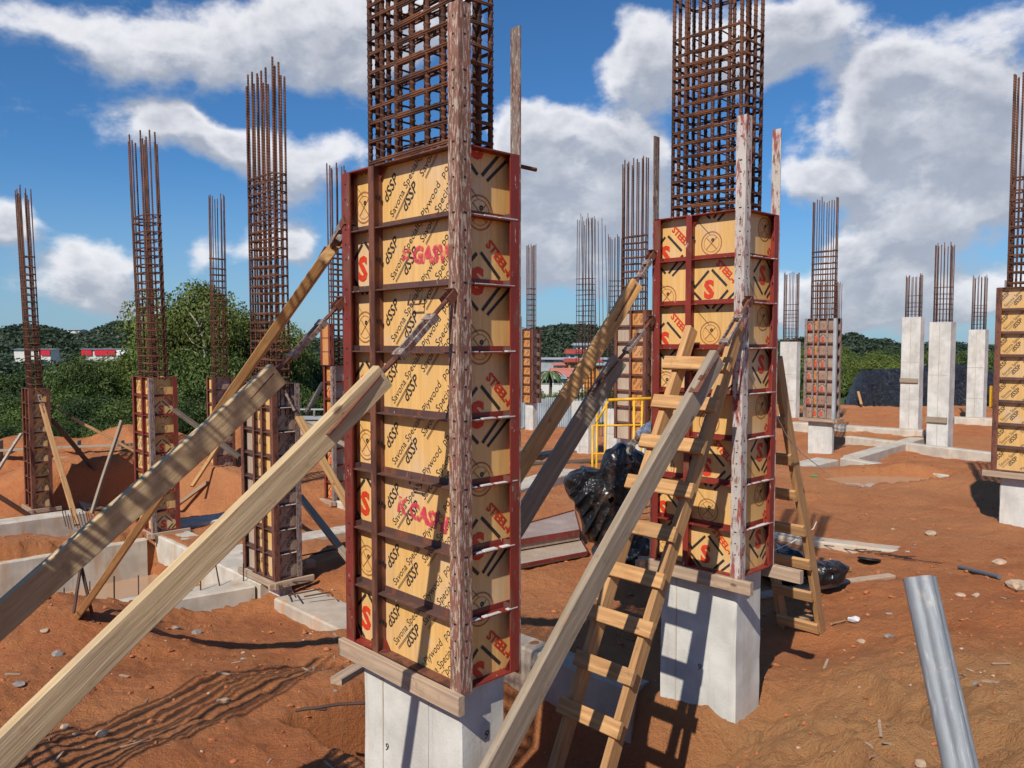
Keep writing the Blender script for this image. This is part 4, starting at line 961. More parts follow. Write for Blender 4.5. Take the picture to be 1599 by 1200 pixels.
# red form panels stacked
def panel(pts, z, th, label, plym):
    P = [atz(a, b_, z) for a, b_ in pts]; root = empty('form_panel', P[0], 0, label, 'form panel', 'form panels lying on the ground'); root.matrix_local = Matrix.Translation(P[0])
    c = [p-P[0] for p in P]; e1 = (c[1]).normalized(); 
    mb = MB(); mb.add([v+Vector((0, 0, -th)) for v in c]+[v for v in c], [(3, 2, 1, 0), (4, 5, 6, 7), (0, 1, 5, 4), (1, 2, 6, 5), (2, 3, 7, 6), (3, 0, 4, 7)]).build('plywood_sheet', plym, root)
    n = Vector((0, 0, 1)); cc = sum(c, Vector())/4
    for i in range(4):
        a = c[i]; b_ = c[(i+1) % 4]; o = ((a+b_)/2-cc).normalized()*.012
        MB().add([a+o+Vector((0, 0, -th*.5)), b_+o+Vector((0, 0, -th*.5)), b_+o*2+Vector((0, 0, -th*.5)), a+o*2+Vector((0, 0, -th*.5)), a+o+Vector((0, 0, .012)), b_+o+Vector((0, 0, .012)), b_+o*2+Vector((0, 0, .012)), a+o*2+Vector((0, 0, .012))],
            [(0,3,2,1),(4,5,6,7),(0,1,5,4),(1,2,6,5),(2,3,7,6),(3,0,4,7)]).build('side_rail', 'red_steel', root)
panel([(760, 892), (917, 862), (903, 838), (760, 862)], .12, .05, 'pale faced form panel lying nearest, right of the big form', 'plywood_pale')
panel([(760, 852), (905, 828), (897, 798), (760, 836)], .26, .12, 'red edged form panel lying behind the pale one', 'plywood_brown')
# plastic
def plastic(name, outline, Y, thick, label, cat, seed, mat='black_plastic', amp=.16):
    cx = sum(p[0] for p in outline)/len(outline); cy = sum(p[1] for p in outline)/len(outline); C0 = at(cx, cy, Y)
    pts = [at(a, b_, Y)-C0 for a, b_ in outline]; an = [math.atan2(p.z, p.x) for p in pts]; rr = [math.hypot(p.x, p.z) for p in pts]
    od = sorted(zip(an, rr)); an = np.array([a for a, r in od]); rr = np.array([r for a, r in od])
    nt, npx = 150, 70; th = np.linspace(-math.pi, math.pi, nt, endpoint=False); ph = np.linspace(0.02, math.pi-.02, npx)
    Rf = np.interp(th, an, rr, period=2*math.pi); TH, PH = np.meshgrid(th, ph); RF = np.tile(Rf, (npx, 1))
    X = RF*np.sin(PH)**.7*np.cos(TH); Z = RF*np.sin(PH)**.7*np.sin(TH); Yy = -thick*np.cos(PH)
    fx = X*3+seed; fz = Z*3+Yy*2+2*seed
    rid = .7*(1-4*np.abs(vnoise(fx*1.3+Z*2.5, fz*.7, seed)))+.50*(1-4*np.abs(vnoise(fx*3.4-Z*5, fz*1.2+Yy*2, seed+1)))+.05*(1-4*np.abs(vnoise(fx*9, fz*9+X*8, seed+2)))
    s = rid*amp*np.sin(PH); dn = np.sqrt(X*X+Yy*Yy+Z*Z)+1e-5
    edge = .35+.65*np.abs(np.cos(PH))
    X2 = X+X/dn*s*edge*.5; Z2 = Z+Z/dn*s*edge*.5; Y2 = Yy+Yy/dn*s
    V = np.stack([X2, Y2, Z2], -1).reshape(-1, 3); i, j = np.meshgrid(np.arange(npx-1), np.arange(nt), indexing='ij'); j2 = (j+1) % nt
    Q = np.stack([i*nt+j, i*nt+j2, (i+1)*nt+j2, (i+1)*nt+j], -1).reshape(-1, 4)
    o = bpy.data.objects.new(name, np_mesh(name, V, Q, mat, True)); o.location = C0; link(o)
    dm = o.modifiers.new('crumple', 'DECIMATE'); dm.ratio = .11; o.data.polygons.foreach_set('use_smooth', [False]*len(o.data.polygons)); return tag(o, label, cat)
plastic('plastic_sheet', [(946,700),(975,696),(1003,706),(1013,740),(1008,785),(985,812),(972,838),(962,852),(938,850),(915,836),(908,800),(890,775),(886,745),(902,733),(938,736)], 7.9, .24, 'crumpled black plastic sheet held up beside the ladder', 'plastic sheet', 3)
plastic('plastic_sheet', [(925,865),(960,842),(1010,838),(1040,850),(1040,885),(1000,892),(950,885)], 7.6, .25, 'black plastic bundle on the ground below the held sheet', 'plastic sheet', 5)
plastic('plastic_sheet', [(1195,850),(1225,852),(1252,870),(1262,895),(1240,905),(1195,905)], 8.2, .2, 'black plastic bundle half hidden behind the second ladder', 'plastic sheet', 9)
plastic('plastic_sheet', [(1262,888),(1285,880),(1300,879),(1324,884),(1318,893),(1290,905),(1262,905)], 8.0, .14, 'small shiny black plastic scrap on the yellow plank', 'plastic scrap', 11, amp=.08)
# lid, plate, pipes
c = og(1357, 879)+Vector((0, 0, .03)); mb = MB(); r = .125
mb.add([(r*math.cos(2*math.pi*i/28), r*math.sin(2*math.pi*i/28), z) for z in (0, .02) for i in range(28)], [tuple(range(27, -1, -1)), tuple(range(28, 56))]+[(i, (i+1) % 28, 28+(i+1) % 28, 28+i) for i in range(28)])
mb.tube([(r*.96*math.cos(2*math.pi*i/28), r*.96*math.sin(2*math.pi*i/28), .02) for i in range(28)], .008, 6, True)
thing_mesh(mb, 'bucket_lid', 'lid', 'round black bucket lid lying on bare soil', 'lid', loc=c, rot=(R_(-12), R_(8), 0))
c = og(1333, 972)+Vector((0, 0, .025)); mb = MB(); V = [(0, 0, .012)]; k = 14
for i in range(k): a = 2*math.pi*i/k; rr = .055+random.uniform(-.012, .012); V.append((rr*math.cos(a), rr*math.sin(a), random.uniform(0, .02)))
for i in range(k): a = 2*math.pi*i/k; V.append((.05*math.cos(a), .05*math.sin(a), -.01))
mb.add(V, [(0, 1+i, 1+(i+1) % k) for i in range(k)]+[(1+i, 1+k+i, 1+k+(i+1) % k, 1+(i+1) % k) for i in range(k)]); thing_mesh(mb, 'paper_scrap', 'white_paint', 'white paper scrap at the end of a thin stick', 'paper', loc=c)
a = og(1498, 890); b_ = og(1560, 906); thing_mesh(MB().tube([a+Vector((0, 0, .03)), b_+Vector((0, 0, .03))], .022, 10), 'drain_pipe', 'grey_pipe', 'short grey pipe lying by the pale rocks', 'pipe')
# galvanised pipe in the foreground (oval, hollow cut end)
pt = at(1436, 903, 1.62); pb = at(1520, 1290, 1.42); d = (pb-pt); L = d.length
mb = MB(); n = 56; V = []; F = []
for (x, k) in ((0, 1), (L, 1), (L, .9), (0, .9)):
    for j in range(n): a = 2*math.pi*j/n; f_ = 1-.14*math.exp(-((a-2.35)/.22)**2)-.12*math.exp(-((a-.95)/.25)**2)+.05*math.cos(4*a); V.append((x, .031*k*f_*math.cos(a), .033*k*f_*math.sin(a)))
for q in range(4):
    for j in range(n): F.append((q*n+j, q*n+(j+1) % n, ((q+1) % 4)*n+(j+1) % n, ((q+1) % 4)*n+j))
mb.add(V, F); o = mb.build('galvanised_pipe', 'galvanised', smooth=False); m_ = orient(pt, pb, Vector((0, 0, 1))); m_.translation = pt; o.matrix_world = m_; o.data.polygons.foreach_set('use_smooth', [i % 1 == 0 for i in range(len(o.data.polygons))])
sm = o.modifiers.new('e', 'EDGE_SPLIT'); sm.split_angle = R_(50); tag(o, 'galvanised steel pipe tilting up in the right foreground', 'pipe')
# yellow railing
root = empty('guard_rail', at(960, 735, 10.8), 0, 'yellow tubular steel railing behind the black plastic', 'railing'); root.matrix_local = Matrix.Translation(Vector((1.4, 10.8, 0)))
inv = Matrix.Translation(-root.location)
def yt(a, b_, r=.021, Y=10.8, nm='rail'): MB().tube([inv @ at(a[0], a[1], Y), inv @ at(b_[0], b_[1], Y)], r, 8).build(nm, 'yellow_paint', root, smooth=True)
yt((950, 625), (1030, 622)); yt((926, 665), (1030, 664), .014); yt((926, 709), (1030, 709), .014)
for a in [(925, 664, 925), (932, 645, 931), (947, 627, 942), (990, 625, 990), (1003, 626, 997)]: yt((a[0], a[1]), (a[2], 830), .016, nm='post')
yt((950, 627), (930, 662), .016, nm='post')
mb = MB()
root = empty('props_pile', atz(490, 768, -.4), 0, 'pile of yellow painted steel props between the left forms', 'steel props')
for i in range(7):
    p = atz(474+i*2, 772-2*i, -.45); q = atz(515+i*2, 764+random.randint(-4, 6), -.45); z = Vector((0, 0, .05+.03*i)); MB().tube([p+z-root.location, q+z-root.location], .03, 6).build('steel_prop', 'yellow_paint', root)
thing_mesh(MB().tube([at(1548, 603, 33), at(1547, 640, 33)], .07, 8), 'marker_post', 'yellow_paint', 'yellow marker post left of the edge form', 'post')
# wires
thing_mesh(MB().tube([at(1213, 650, 5.7), at(1228, 680, 5.9), at(1250, 706, 6.2), at(1262, 716, 6.4), at(1300, 745, 7.5)], .004, 5), 'white_cord', 'rope', 'white cord sagging from the second ladder to the right', 'cord')
thing_mesh(MB().tube([at(1208, 860, 6.2), at(1235, 848, 6.4), at(1270, 826, 6.5), at(1275, 815, 6.5)], .003, 5), 'white_cord', 'rope', 'thin white cord tied low across the second ladder', 'cord')
# rebar sticking from beams/pit
for i, (px, y0, y1, zz) in enumerate([(100, 946, 918, -1.1), (140, 925, 908, -1.1), (178, 952, 900, -.5), (216, 932, 899, -1.1), (249, 898, 886, -1.1), (313, 922, 893, -.5), (380, 908, 880, -.5), (347, 915, 874, -.5), (284, 928, 915, -.5)]):
    a = atz(px, y0, zz); t = at(px+(0 if i != 7 else -12), y1, a.y); t.z = max(t.z, a.z+.15)
    o = MB().tube([a-Vector((0, 0, .2)), t], .009, 5).build('starter_bar', 'rebar_far'); tag(o, 'short rebar stub sticking up around the flooded pit', 'rebar', 'rebar stubs around the pit')
for i, (a, b_, c_) in enumerate([((430, 916), (485, 912), None), ((450, 935), (500, 925), (505, 928)), ((475, 937), (515, 930), (520, 936)), ((440, 920), (445, 935), None), ((455, 926), (462, 938), None), ((300, 855), (330, 845), None), ((395, 848), (420, 845), (430, 850))]):
    P = [atz(*a, -.46), atz(*b_, -.44)]+([atz(*c_, -.46)] if c_ else []); P = [p+Vector((0, 0, .04)) for p in P]
    o = MB().tube(P, .010, 5).build('bent_bar', 'rebar_far'); tag(o, 'bent hook bar lying across the rough pale beam', 'rebar', 'bent bars on the beams')
for i in range(16):
    px = 1245+11*i+random.uniform(-3, 3); a = og(px, 848+.16*(px-1245))+Vector((0, 0, .02)); b_ = a+Vector((random.uniform(.1, .3), -random.uniform(.05, .35), random.uniform(.02, .06)))
    o = MB().tube([a, b_], .006, 4).build('wire_stub', 'rebar_far'); tag(o, 'wire stub poking from the buried beam', 'wire', 'wire stubs on the buried beam')
for i in range(14):
    px = 88+4.6*i; a = atz(px, 832+random.uniform(-3, 2), -.6)+Vector((0, .3, 0)); b_ = a+Vector((-.12, .1, random.uniform(.18, .34)))
    o = MB().tube([a, b_], .008, 4).build('starter_bar', 'rebar_far'); tag(o, 'short rust stub bar beside the farthest left pier', 'rebar', 'row of stubs beside the far left pier')
for (a, b_) in [((468, 912-40), (540, 858)), ((490, 905-35), (520, 862))]:
    o = MB().tube([atz(*a, -.35)+Vector((0, 0, .03)), atz(*b_, -.35)+Vector((0, 0, .03))], .010, 5).build('loose_bar', 'rebar_far'); tag(o, 'thin bar lying right of the brown form', 'rebar', 'thin bars right of the brown form')
# batten timber under ladders etc.
thing_mesh(MB().box((-.06, -.06, 0), (.06, .06, .09)), 'wood_block', 'batten', 'small wooden block right of the brown form foot', 'block', loc=atz(484, 897, -.5)+Vector((0, 0, .1)), rot=(0, 0, .5))

# stones
def rock(r, seed, flatt=.5):
    bm = bmesh.new(); bmesh.ops.create_icosphere(bm, subdivisions=2, radius=r); rr = random.Random(seed)
    off = [Vector((rr.uniform(-1, 1), rr.uniform(-1, 1), rr.uniform(-1, 1))).normalized() for _ in range(9)]; ds = [rr.uniform(.5, .85)*r for _ in off]
    for v in bm.verts:
        for n_, d_ in zip(off, ds):
            k = v.co.dot(n_)-d_
            if k > 0: v.co -= n_*k
        v.co.z *= flatt
    me = bpy.data.meshes.new('stone'); bm.to_mesh(me); bm.free(); return me
SP = [(348,1050,.1,.055,'rock_pale','flat pale stone in the open soil at left'),(100,1129,.0,.045,'rock_pale','round pale stone under the long pine prop'),(117,1135,.0,.03,'rock_pale','small white stone beside the round pale one'),
      (160,1130,.0,.05,'rock_pale','flat stone right of the long pine prop'),(307,988,-.5,.06,'rock_grey','stone at the foot of the near pit beam'),(275,985,-.5,.05,'rock_grey','grey stone left of the one by the pit beam'),
      (90,1015,-.15,.06,'rock_grey','grey stone between the two props at left'),(1390,1005,.12,.05,'rock_grey','dark angular stone left of the galvanised pipe'),(1388,968,.1,.035,'rock_grey','small dark stone left of the pipe top'),
      (1345,1008,.1,.045,'rock_pale','ochre stone near the shadow edge'),(1530,1075,.5,.05,'rock_grey','slanted grey stone right of the galvanised pipe'),(1500,928,.2,.05,'rock_pale','pale hollow stone right of the pipe top'),
      (1524,926,.2,.05,'rock_pale','second pale stone right of the pipe top'),(1590,900,.28,.14,'rock_pale','large ochre rock at the right edge'),(1560,862,.2,.09,'rock_pale','flat white rock lying upper right'),
      (1455,840,.06,.09,'rock_pale','flat rock beyond the bucket lid'),(1345,1190,.35,.06,'rock_pale','ochre lump at the bottom of the heap'),(1440,1178,.5,.04,'rock_pale','small ochre lump beside the pipe'),(30,1065,-.05,.05,'rock_grey','dull stone at the left edge'),(70,985,-.15,.05,'rock_pale','pale stone behind the striped prop')]
for i, (px, py, z, r, mt, lb) in enumerate(SP):
    p = atz(px, py, z); zz = gz(p.x, p.y); me = rock(r, i, .45 if r < .1 else .7); me.materials.append(M[mt]); o = bpy.data.objects.new('stone', me); o.location = (p.x, p.y, zz+r*.12); o.rotation_euler = (0, 0, i*1.3); link(o); tag(o, lb, 'stone')
def scatter(name, n, mat, rmin, rmax, seed, xr, yr):
    r_ = np.random.default_rng(seed); base = rock(1, 99, .75); bv = np.array([v.co[:] for v in base.vertices]); bf = np.array([p.vertices[:] for p in base.polygons]); bpy.data.meshes.remove(base)
    d = np.exp(r_.uniform(math.log(yr[0]), math.log(yr[1]), n)); a = r_.uniform(xr[0], xr[1], n); X = d*a; Y = d; Z = ground_z(X, Y); s = rmin*(rmax/rmin)**(r_.random(n)**2.6)*np.clip(d/6, .7, 1.25)
    th = r_.uniform(0, 6.28, n); c, sn = np.cos(th), np.sin(th); st = r_.uniform(.6, 1.3, (n, 3))
    P = bv[None]*st[:, None, :]*s[:, None, None]; Q = np.stack([P[..., 0]*c[:, None]-P[..., 1]*sn[:, None], P[..., 0]*sn[:, None]+P[..., 1]*c[:, None], P[..., 2]], -1)
    Q += np.stack([X, Y, Z+s*.2], -1)[:, None, :]; F = (bf[None]+(np.arange(n)*len(bv))[:, None, None]).reshape(-1, 3)
    o = bpy.data.objects.new(name, np_mesh(name, Q.reshape(-1, 3), F, mat)); stuff(link(o))
    o['label'] = {'soil_clods': 'loose red clods scattered over the bare site', 'gravel': 'pale pebbles scattered over the bare site', 'grey_gravel': 'small grey stones scattered over the bare site'}[name]; o['category'] = {'soil_clods': 'soil', 'gravel': 'pebbles', 'grey_gravel': 'stones'}[name]
scatter('soil_clods', 4200, 'clod', .005, .03, 1, (-.8, .8), (3.0, 22)); scatter('gravel', 900, 'rock_pale', .004, .020, 2, (-.8, .8), (3.0, 20)); scatter('grey_gravel', 260, 'rock_grey', .004, .022, 4, (-.8, .8), (3.0, 18))

def scraps():
    mb = MB(); r_ = random.Random(5)
    for i in range(110):
        d = 3.2*math.exp(r_.random()*1.7); a = r_.uniform(-.7, .7); x, y = d*a, d; z = gz(x, y); L = r_.uniform(.01, .07)*(1+d*.06); w = r_.uniform(.003, .012)
        m = Matrix.Translation((x, y, z+.006)) @ Matrix.Rotation(r_.uniform(0, 6.28), 4, 'Z') @ Matrix.Rotation(r_.uniform(-.25, .25), 4, 'Y'); mb.box((-L, -w, -.002), (L, w, .003), m)
    o = stuff(mb.build('wood_scraps', 'batten')); o['label'] = 'small pale wood splinters littering the bare soil'; o['category'] = 'litter'
scraps()
# ------------------------------------------------------------------ black tarp over a spoil heap, far right
def tarp():
    nx, ny = 160, 40; V = []
    tp = [(1322, 622), (1335, 590), (1345, 578), (1400, 576), (1500, 568), (1515, 574), (1560, 582), (1600, 590), (1640, 615)]
    xs = [t[0] for t in tp]; ys = [t[1] for t in tp]
    for i in range(nx+1):
        px = 1320+(1650-1320)*i/nx; yt_ = np.interp(px, xs, ys); zt = at(px, yt_, 36).z; xw = at(px, 600, 35).x
        for j in range(ny+1):
            t = j/ny
            if t < .7: s = t/.7; z = -.35+(zt+.35)*s**.8; y = 33.6+s*2.4
            else: s = (t-.7)/.3; z = zt-(zt+.6)*s*s; y = 36+s*2.5
            f = .10*(1-4*abs(float(vnoise(np.array(i*.16+t*1.5), np.array(t*1.2), 21))))+.05*(1-4*abs(float(vnoise(np.array(i*.45), np.array(t*4), 22))))
            V.append((xw*y/35+random.uniform(-.01, .01), y-f, z+f*.5))
    F = [(i*(ny+1)+j, (i+1)*(ny+1)+j, (i+1)*(ny+1)+j+1, i*(ny+1)+j+1) for i in range(nx) for j in range(ny)]
    tag(MB().add(V, F).build('tarpaulin', 'tarp', smooth=True), 'wide black plastic tarpaulin draped over a spoil heap behind the bare columns', 'tarpaulin')
tarp()
# zinc fence + rail
root = empty('zinc_fence', at(860, 650, 33), 0, 'grey corrugated zinc fence behind the distant pier', 'fence'); base = root.location.copy()
x0 = at(800, 640, 33).x; x1 = at(955, 640, 33).x; n = 9
for i in range(n):
    w = (x1-x0)/n; V = []; F = []; m2 = 12
    for j in range(m2+1):
        x = x0+w*i+w*j/m2; y = 33+.02*math.cos(j*math.pi); V += [(x-base.x, y-base.y, -2.2-base.z), (x-base.x, y-base.y, at(860, 621+(i % 3), 33).z-base.z)]
    F = [(2*j, 2*j+2, 2*j+3, 2*j+1) for j in range(m2)]; o = MB().add(V, F).build('sheet', 'zinc', root); o.modifiers.new('s', 'SOLIDIFY').thickness = .01
root = empty('site_fence', at(122, 745, 18.95), 0, 'low weathered timber rail fence behind the left soil heaps', 'fence'); root.matrix_local = Matrix.Translation(at(122, 745, 18.95))
board(at(-60, 706, 18.9), at(215, 694, 18.5), .16, .05, None, 'lumber_grey', root, 'rail')
for px in (0, 122, 190): board(at(px, 770, 18.95), at(px, 688, 18.95), .16, .06, None, 'lumber_grey', root, 'post')
root = empty('parapet_wall', at(330, 660, 27), 0, 'low dark retaining wall with pale top in front of the trees', 'wall'); base = root.location.copy()
a = at(268, 640, 27); b_ = at(560, 640, 27)
MB().box((a.x-base.x, 0, -1.4), (b_.x-base.x, .25, .1)).build('wall_body', 'concrete_dirty', root); MB().box((a.x-base.x, -.06, .1), (b_.x-base.x, .31, .2)).build('coping', 'roof_grey', root)
for i in range(8): MB().box((a.x-base.x+i*.8, -.03, .2), (a.x-base.x+i*.8+.06, .03, .42)).build('stub', 'grey_angle', root)
MB().box((a.x-base.x, -.02, .42), (b_.x-base.x, .02, .47)).build('rail', 'roof_grey', root)

# ------------------------------------------------------------------ vegetation
def crown_mesh(name, seed, n, leaf, mat, lobes=14, flatb=.8):
    r_ = np.random.default_rng(seed); c = r_.normal(size=(lobes, 3)); c /= np.linalg.norm(c, axis=1)[:, None]; c *= r_.uniform(.30, .66, lobes)[:, None]; c[:, 2] *= flatb; rad = r_.uniform(.30, .46, lobes)
    k = r_.integers(0, lobes, n); d = r_.normal(size=(n, 3)); d /= np.linalg.norm(d, axis=1)[:, None]; d[:, 2] = np.abs(d[:, 2])*np.where(r_.random(n) < .8, 1, -1)
    P = c[k]+d*(rad[k]*(r_.random(n)**.35))[:, None]
    nn = d+r_.normal(size=(n, 3))*.55; nn /= np.linalg.norm(nn, axis=1)[:, None]
    t = np.cross(nn, r_.normal(size=(n, 3))); t /= np.linalg.norm(t, axis=1)[:, None]; b_ = np.cross(nn, t); s = leaf*r_.uniform(.6, 1.4, n)[:, None]
    V = np.stack([P-t*s, P-b_*s*.45+nn*s*.1, P+t*s, P+b_*s*.45+nn*s*.1], 1).reshape(-1, 3)
    return np_mesh(name, V, np.arange(4*n).reshape(-1, 4), mat)
CR = {}
for mt in ('leaf_light', 'leaf_mid', 'leaf_dark'):
    CR[mt] = [crown_mesh('crown', hash(mt) % 97+i if False else {'leaf_light': 10, 'leaf_mid': 20, 'leaf_dark': 30}[mt]+i, {'leaf_light': 60000}.get(mt, 26000), {'leaf_light': .0215}.get(mt, .026), mt, 34) for i in range(3)]
def trunk_mesh(mat, seed, pale=False):
    r_ = random.Random(seed); mb = MB(); mb.tube([(0, 0, 0), (.03, .02, .3), (0, .03, .62)], .06, 7, r2=.035)
    for k in range(6):
        a = r_.uniform(0, 6.28); h0 = r_.uniform(.35, .6); q = Vector((0, .02, h0)); P = [q]
        for s in range(3): q = q+Vector((math.cos(a)*.12+r_.uniform(-.05, .05), math.sin(a)*.12+r_.uniform(-.05, .05), .13)); P.append(q)
        mb.tube(P, .024, 5, r2=.006)
    return set_mesh('trunk', mb.V, mb.F, mat)
TRK = trunk_mesh('bark', 1); TRKP = trunk_mesh('bark_pale', 2)
tree_n = 0
LM = [(-60, 'left of the farthest left column'), (20, 'behind the left side of the farthest left cage'), (60, 'just right of the farthest left cage'), (110, 'left of the rounded tree'), (160, 'right of the rounded tree'), (205, 'behind the two-bundle cage'), (255, 'right of the two-bundle cage'), (305, 'under the tallest tree'), (350, 'behind the thin cage'), (400, 'behind the tall cage'), (450, 'right of the tall cage'), (500, 'left of the big form'),
      (560, 'behind the big form'), (700, 'hidden by the big form'), (860, 'near the palm'), (940, 'behind the crossing planks'), (1000, 'by the ladder-side form'), (1240, 'behind the slim column right of the ladders'), (1300, 'behind the right middle form'), (1345, 'above the left end of the tarpaulin'), (1390, 'above the middle of the tarpaulin'), (1433, 'behind the left bare column'), (1479, 'behind the middle bare column'), (1534, 'behind the right bare column'), (1590, 'behind the edge form'), (1650, 'beyond the right edge')]
USED = {}
def tree_label(px, Y, ytop, mt, kind):
    tone = {'leaf_light': 'light green', 'leaf_mid': 'mid green', 'leaf_dark': 'dark green'}[mt]; lm = min(LM, key=lambda a: abs(a[0]-px))[1]
    for w in ('', 'tall ', 'low ', 'rounded ', 'spreading ', 'bushy '):
        L = w+tone+' '+kind+' '+lm
        if L not in USED: USED[L] = 1; return L
    return L
def tree(px, ytop, Y, rw, mt, label, group, zb=None, name='leafy_tree', pale=False):
    global tree_n
    t = at(px, ytop, Y); g = gz(t.x, t.y) if zb is None else zb; h = t.z-g; root = empty(name, (t.x, t.y, g-.1), random.uniform(0, 6.28), label, 'tree' if h > 3 else 'bush', group)
    tr = bpy.data.objects.new('trunk', TRKP if pale else TRK); tr.scale = (rw*1.1, rw*1.1, h*.9); link(tr, root)
    cr = bpy.data.objects.new('crown', CR[mt][tree_n % 3]); ch = min(h*.56, rw*1.25); cr.scale = (rw*1.05, rw*1.05, ch*1.05); cr.location = (0, 0, h-ch*.92); link(cr, root); tree_n += 1
    if h > ch*2.1:
        c2 = bpy.data.objects.new('crown', CR[mt][tree_n % 3]); c2.scale = (rw*1.15, rw*1.15, ch*1.1); c2.location = (.15*rw, -.1*rw, h-ch*2.1); c2.rotation_euler = (0, 0, 2.1); link(c2, root)
    return root
gL = 'trees behind the left of the site'
tree(305, 426, 30, 3.0, 'leaf_light', 'tallest light green tree, its top above the thin cage at left', None, pale=True)
tree(266, 468, 31, 2.8, 'leaf_mid', 'green tree just right of the two-bundle rebar cage', None)
tree(368, 446, 31.5, 3.2, 'leaf_light', 'green tree between the thin cage and the tall cage', None)
tree(128, 532, 27, 1.5, 'leaf_mid', 'rounded green tree in front of the red and white sign', None)
for i, (px, yt_, Y, rw, mt) in enumerate([(418, 490, 34, 2.6, 'leaf_mid'), (455, 528, 36, 2.2, 'leaf_mid'), (495, 540, 36, 2.2, 'leaf_dark'), (20, 552, 30, 2.2, 'leaf_dark'), (70, 560, 31, 2.1, 'leaf_dark'), (170, 556, 29, 2.1, 'leaf_mid'), (222, 520, 30, 2.3, 'leaf_light'), (408, 478, 32.5, 2.4, 'leaf_light'),
        (-30, 548, 29, 2.2, 'leaf_mid'), (-80, 540, 31, 2.4, 'leaf_dark'), (330, 520, 28, 2.2, 'leaf_mid'), (280, 530, 27.5, 2, 'leaf_mid'), (390, 560, 28, 2, 'leaf_mid'), (440, 580, 29, 1.9, 'leaf_mid'), (485, 590, 30, 1.9, 'leaf_mid'), (540, 570, 33, 2.2, 'leaf_dark'),
        (100, 598, 25.5, 1.6, 'leaf_mid'), (155, 605, 25, 1.6, 'leaf_dark'), (205, 602, 25, 1.6, 'leaf_mid'), (50, 602, 25.5, 1.6, 'leaf_mid'), (0, 600, 25.5, 1.7, 'leaf_dark'), (250, 590, 25.5, 1.6, 'leaf_mid'), (300, 598, 25.5, 1.7, 'leaf_dark'), (345, 595, 26, 1.7, 'leaf_mid'), (-50, 590, 26, 1.9, 'leaf_mid'), (130, 640, 24, 1.3, 'leaf_dark'), (80, 640, 24, 1.3, 'leaf_mid'), (30, 645, 24, 1.3, 'leaf_dark'), (-20, 640, 24, 1.4, 'leaf_mid'), (180, 645, 23.8, 1.2, 'leaf_mid'), (230, 640, 24, 1.2, 'leaf_dark')]):
    tree(px, yt_, Y, rw, mt, tree_label(px, Y, yt_, mt, 'tree'), gL)
gC = 'bushes below the houses in the centre'
for px, yt_, Y, rw, mt in [(880, 598, 40, 2.0, 'leaf_light'), (860, 604, 39, 1.5, 'leaf_mid'), (905, 598, 41, 1.6, 'leaf_mid'), (935, 590, 43, 2, 'leaf_mid'), (970, 592, 44, 2, 'leaf_light'), (1000, 590, 43, 2, 'leaf_mid'), (830, 596, 43, 2, 'leaf_mid')]:
    tree(px, yt_, Y, rw, mt, tree_label(px, Y, yt_, mt, 'bush'), gC)
gR = 'trees beyond the tarpaulin on the right'
tree(1378, 548, 46, 2.2, 'leaf_light', 'bright green bush rising just over the black tarpaulin', None)
for i in range(26):
    px = 1215+18*i+random.uniform(-6, 6); Y = random.choice([50, 56, 62, 70]); tree(px, random.uniform(540, 556) if Y < 60 else random.uniform(528, 542), Y, random.uniform(2.2, 3.4), mt_ := random.choice(['leaf_mid', 'leaf_mid', 'leaf_dark', 'leaf_light']), tree_label(px, Y, 0, mt_, 'tree'), gR, zb=-6)
for i in range(12):
    px = 560+22*i; tree(px, random.uniform(556, 575), random.uniform(60, 75), 3, 'leaf_mid', tree_label(px, 60, 0, 'leaf_mid', 'valley tree'), 'trees in the valley', zb=-8)
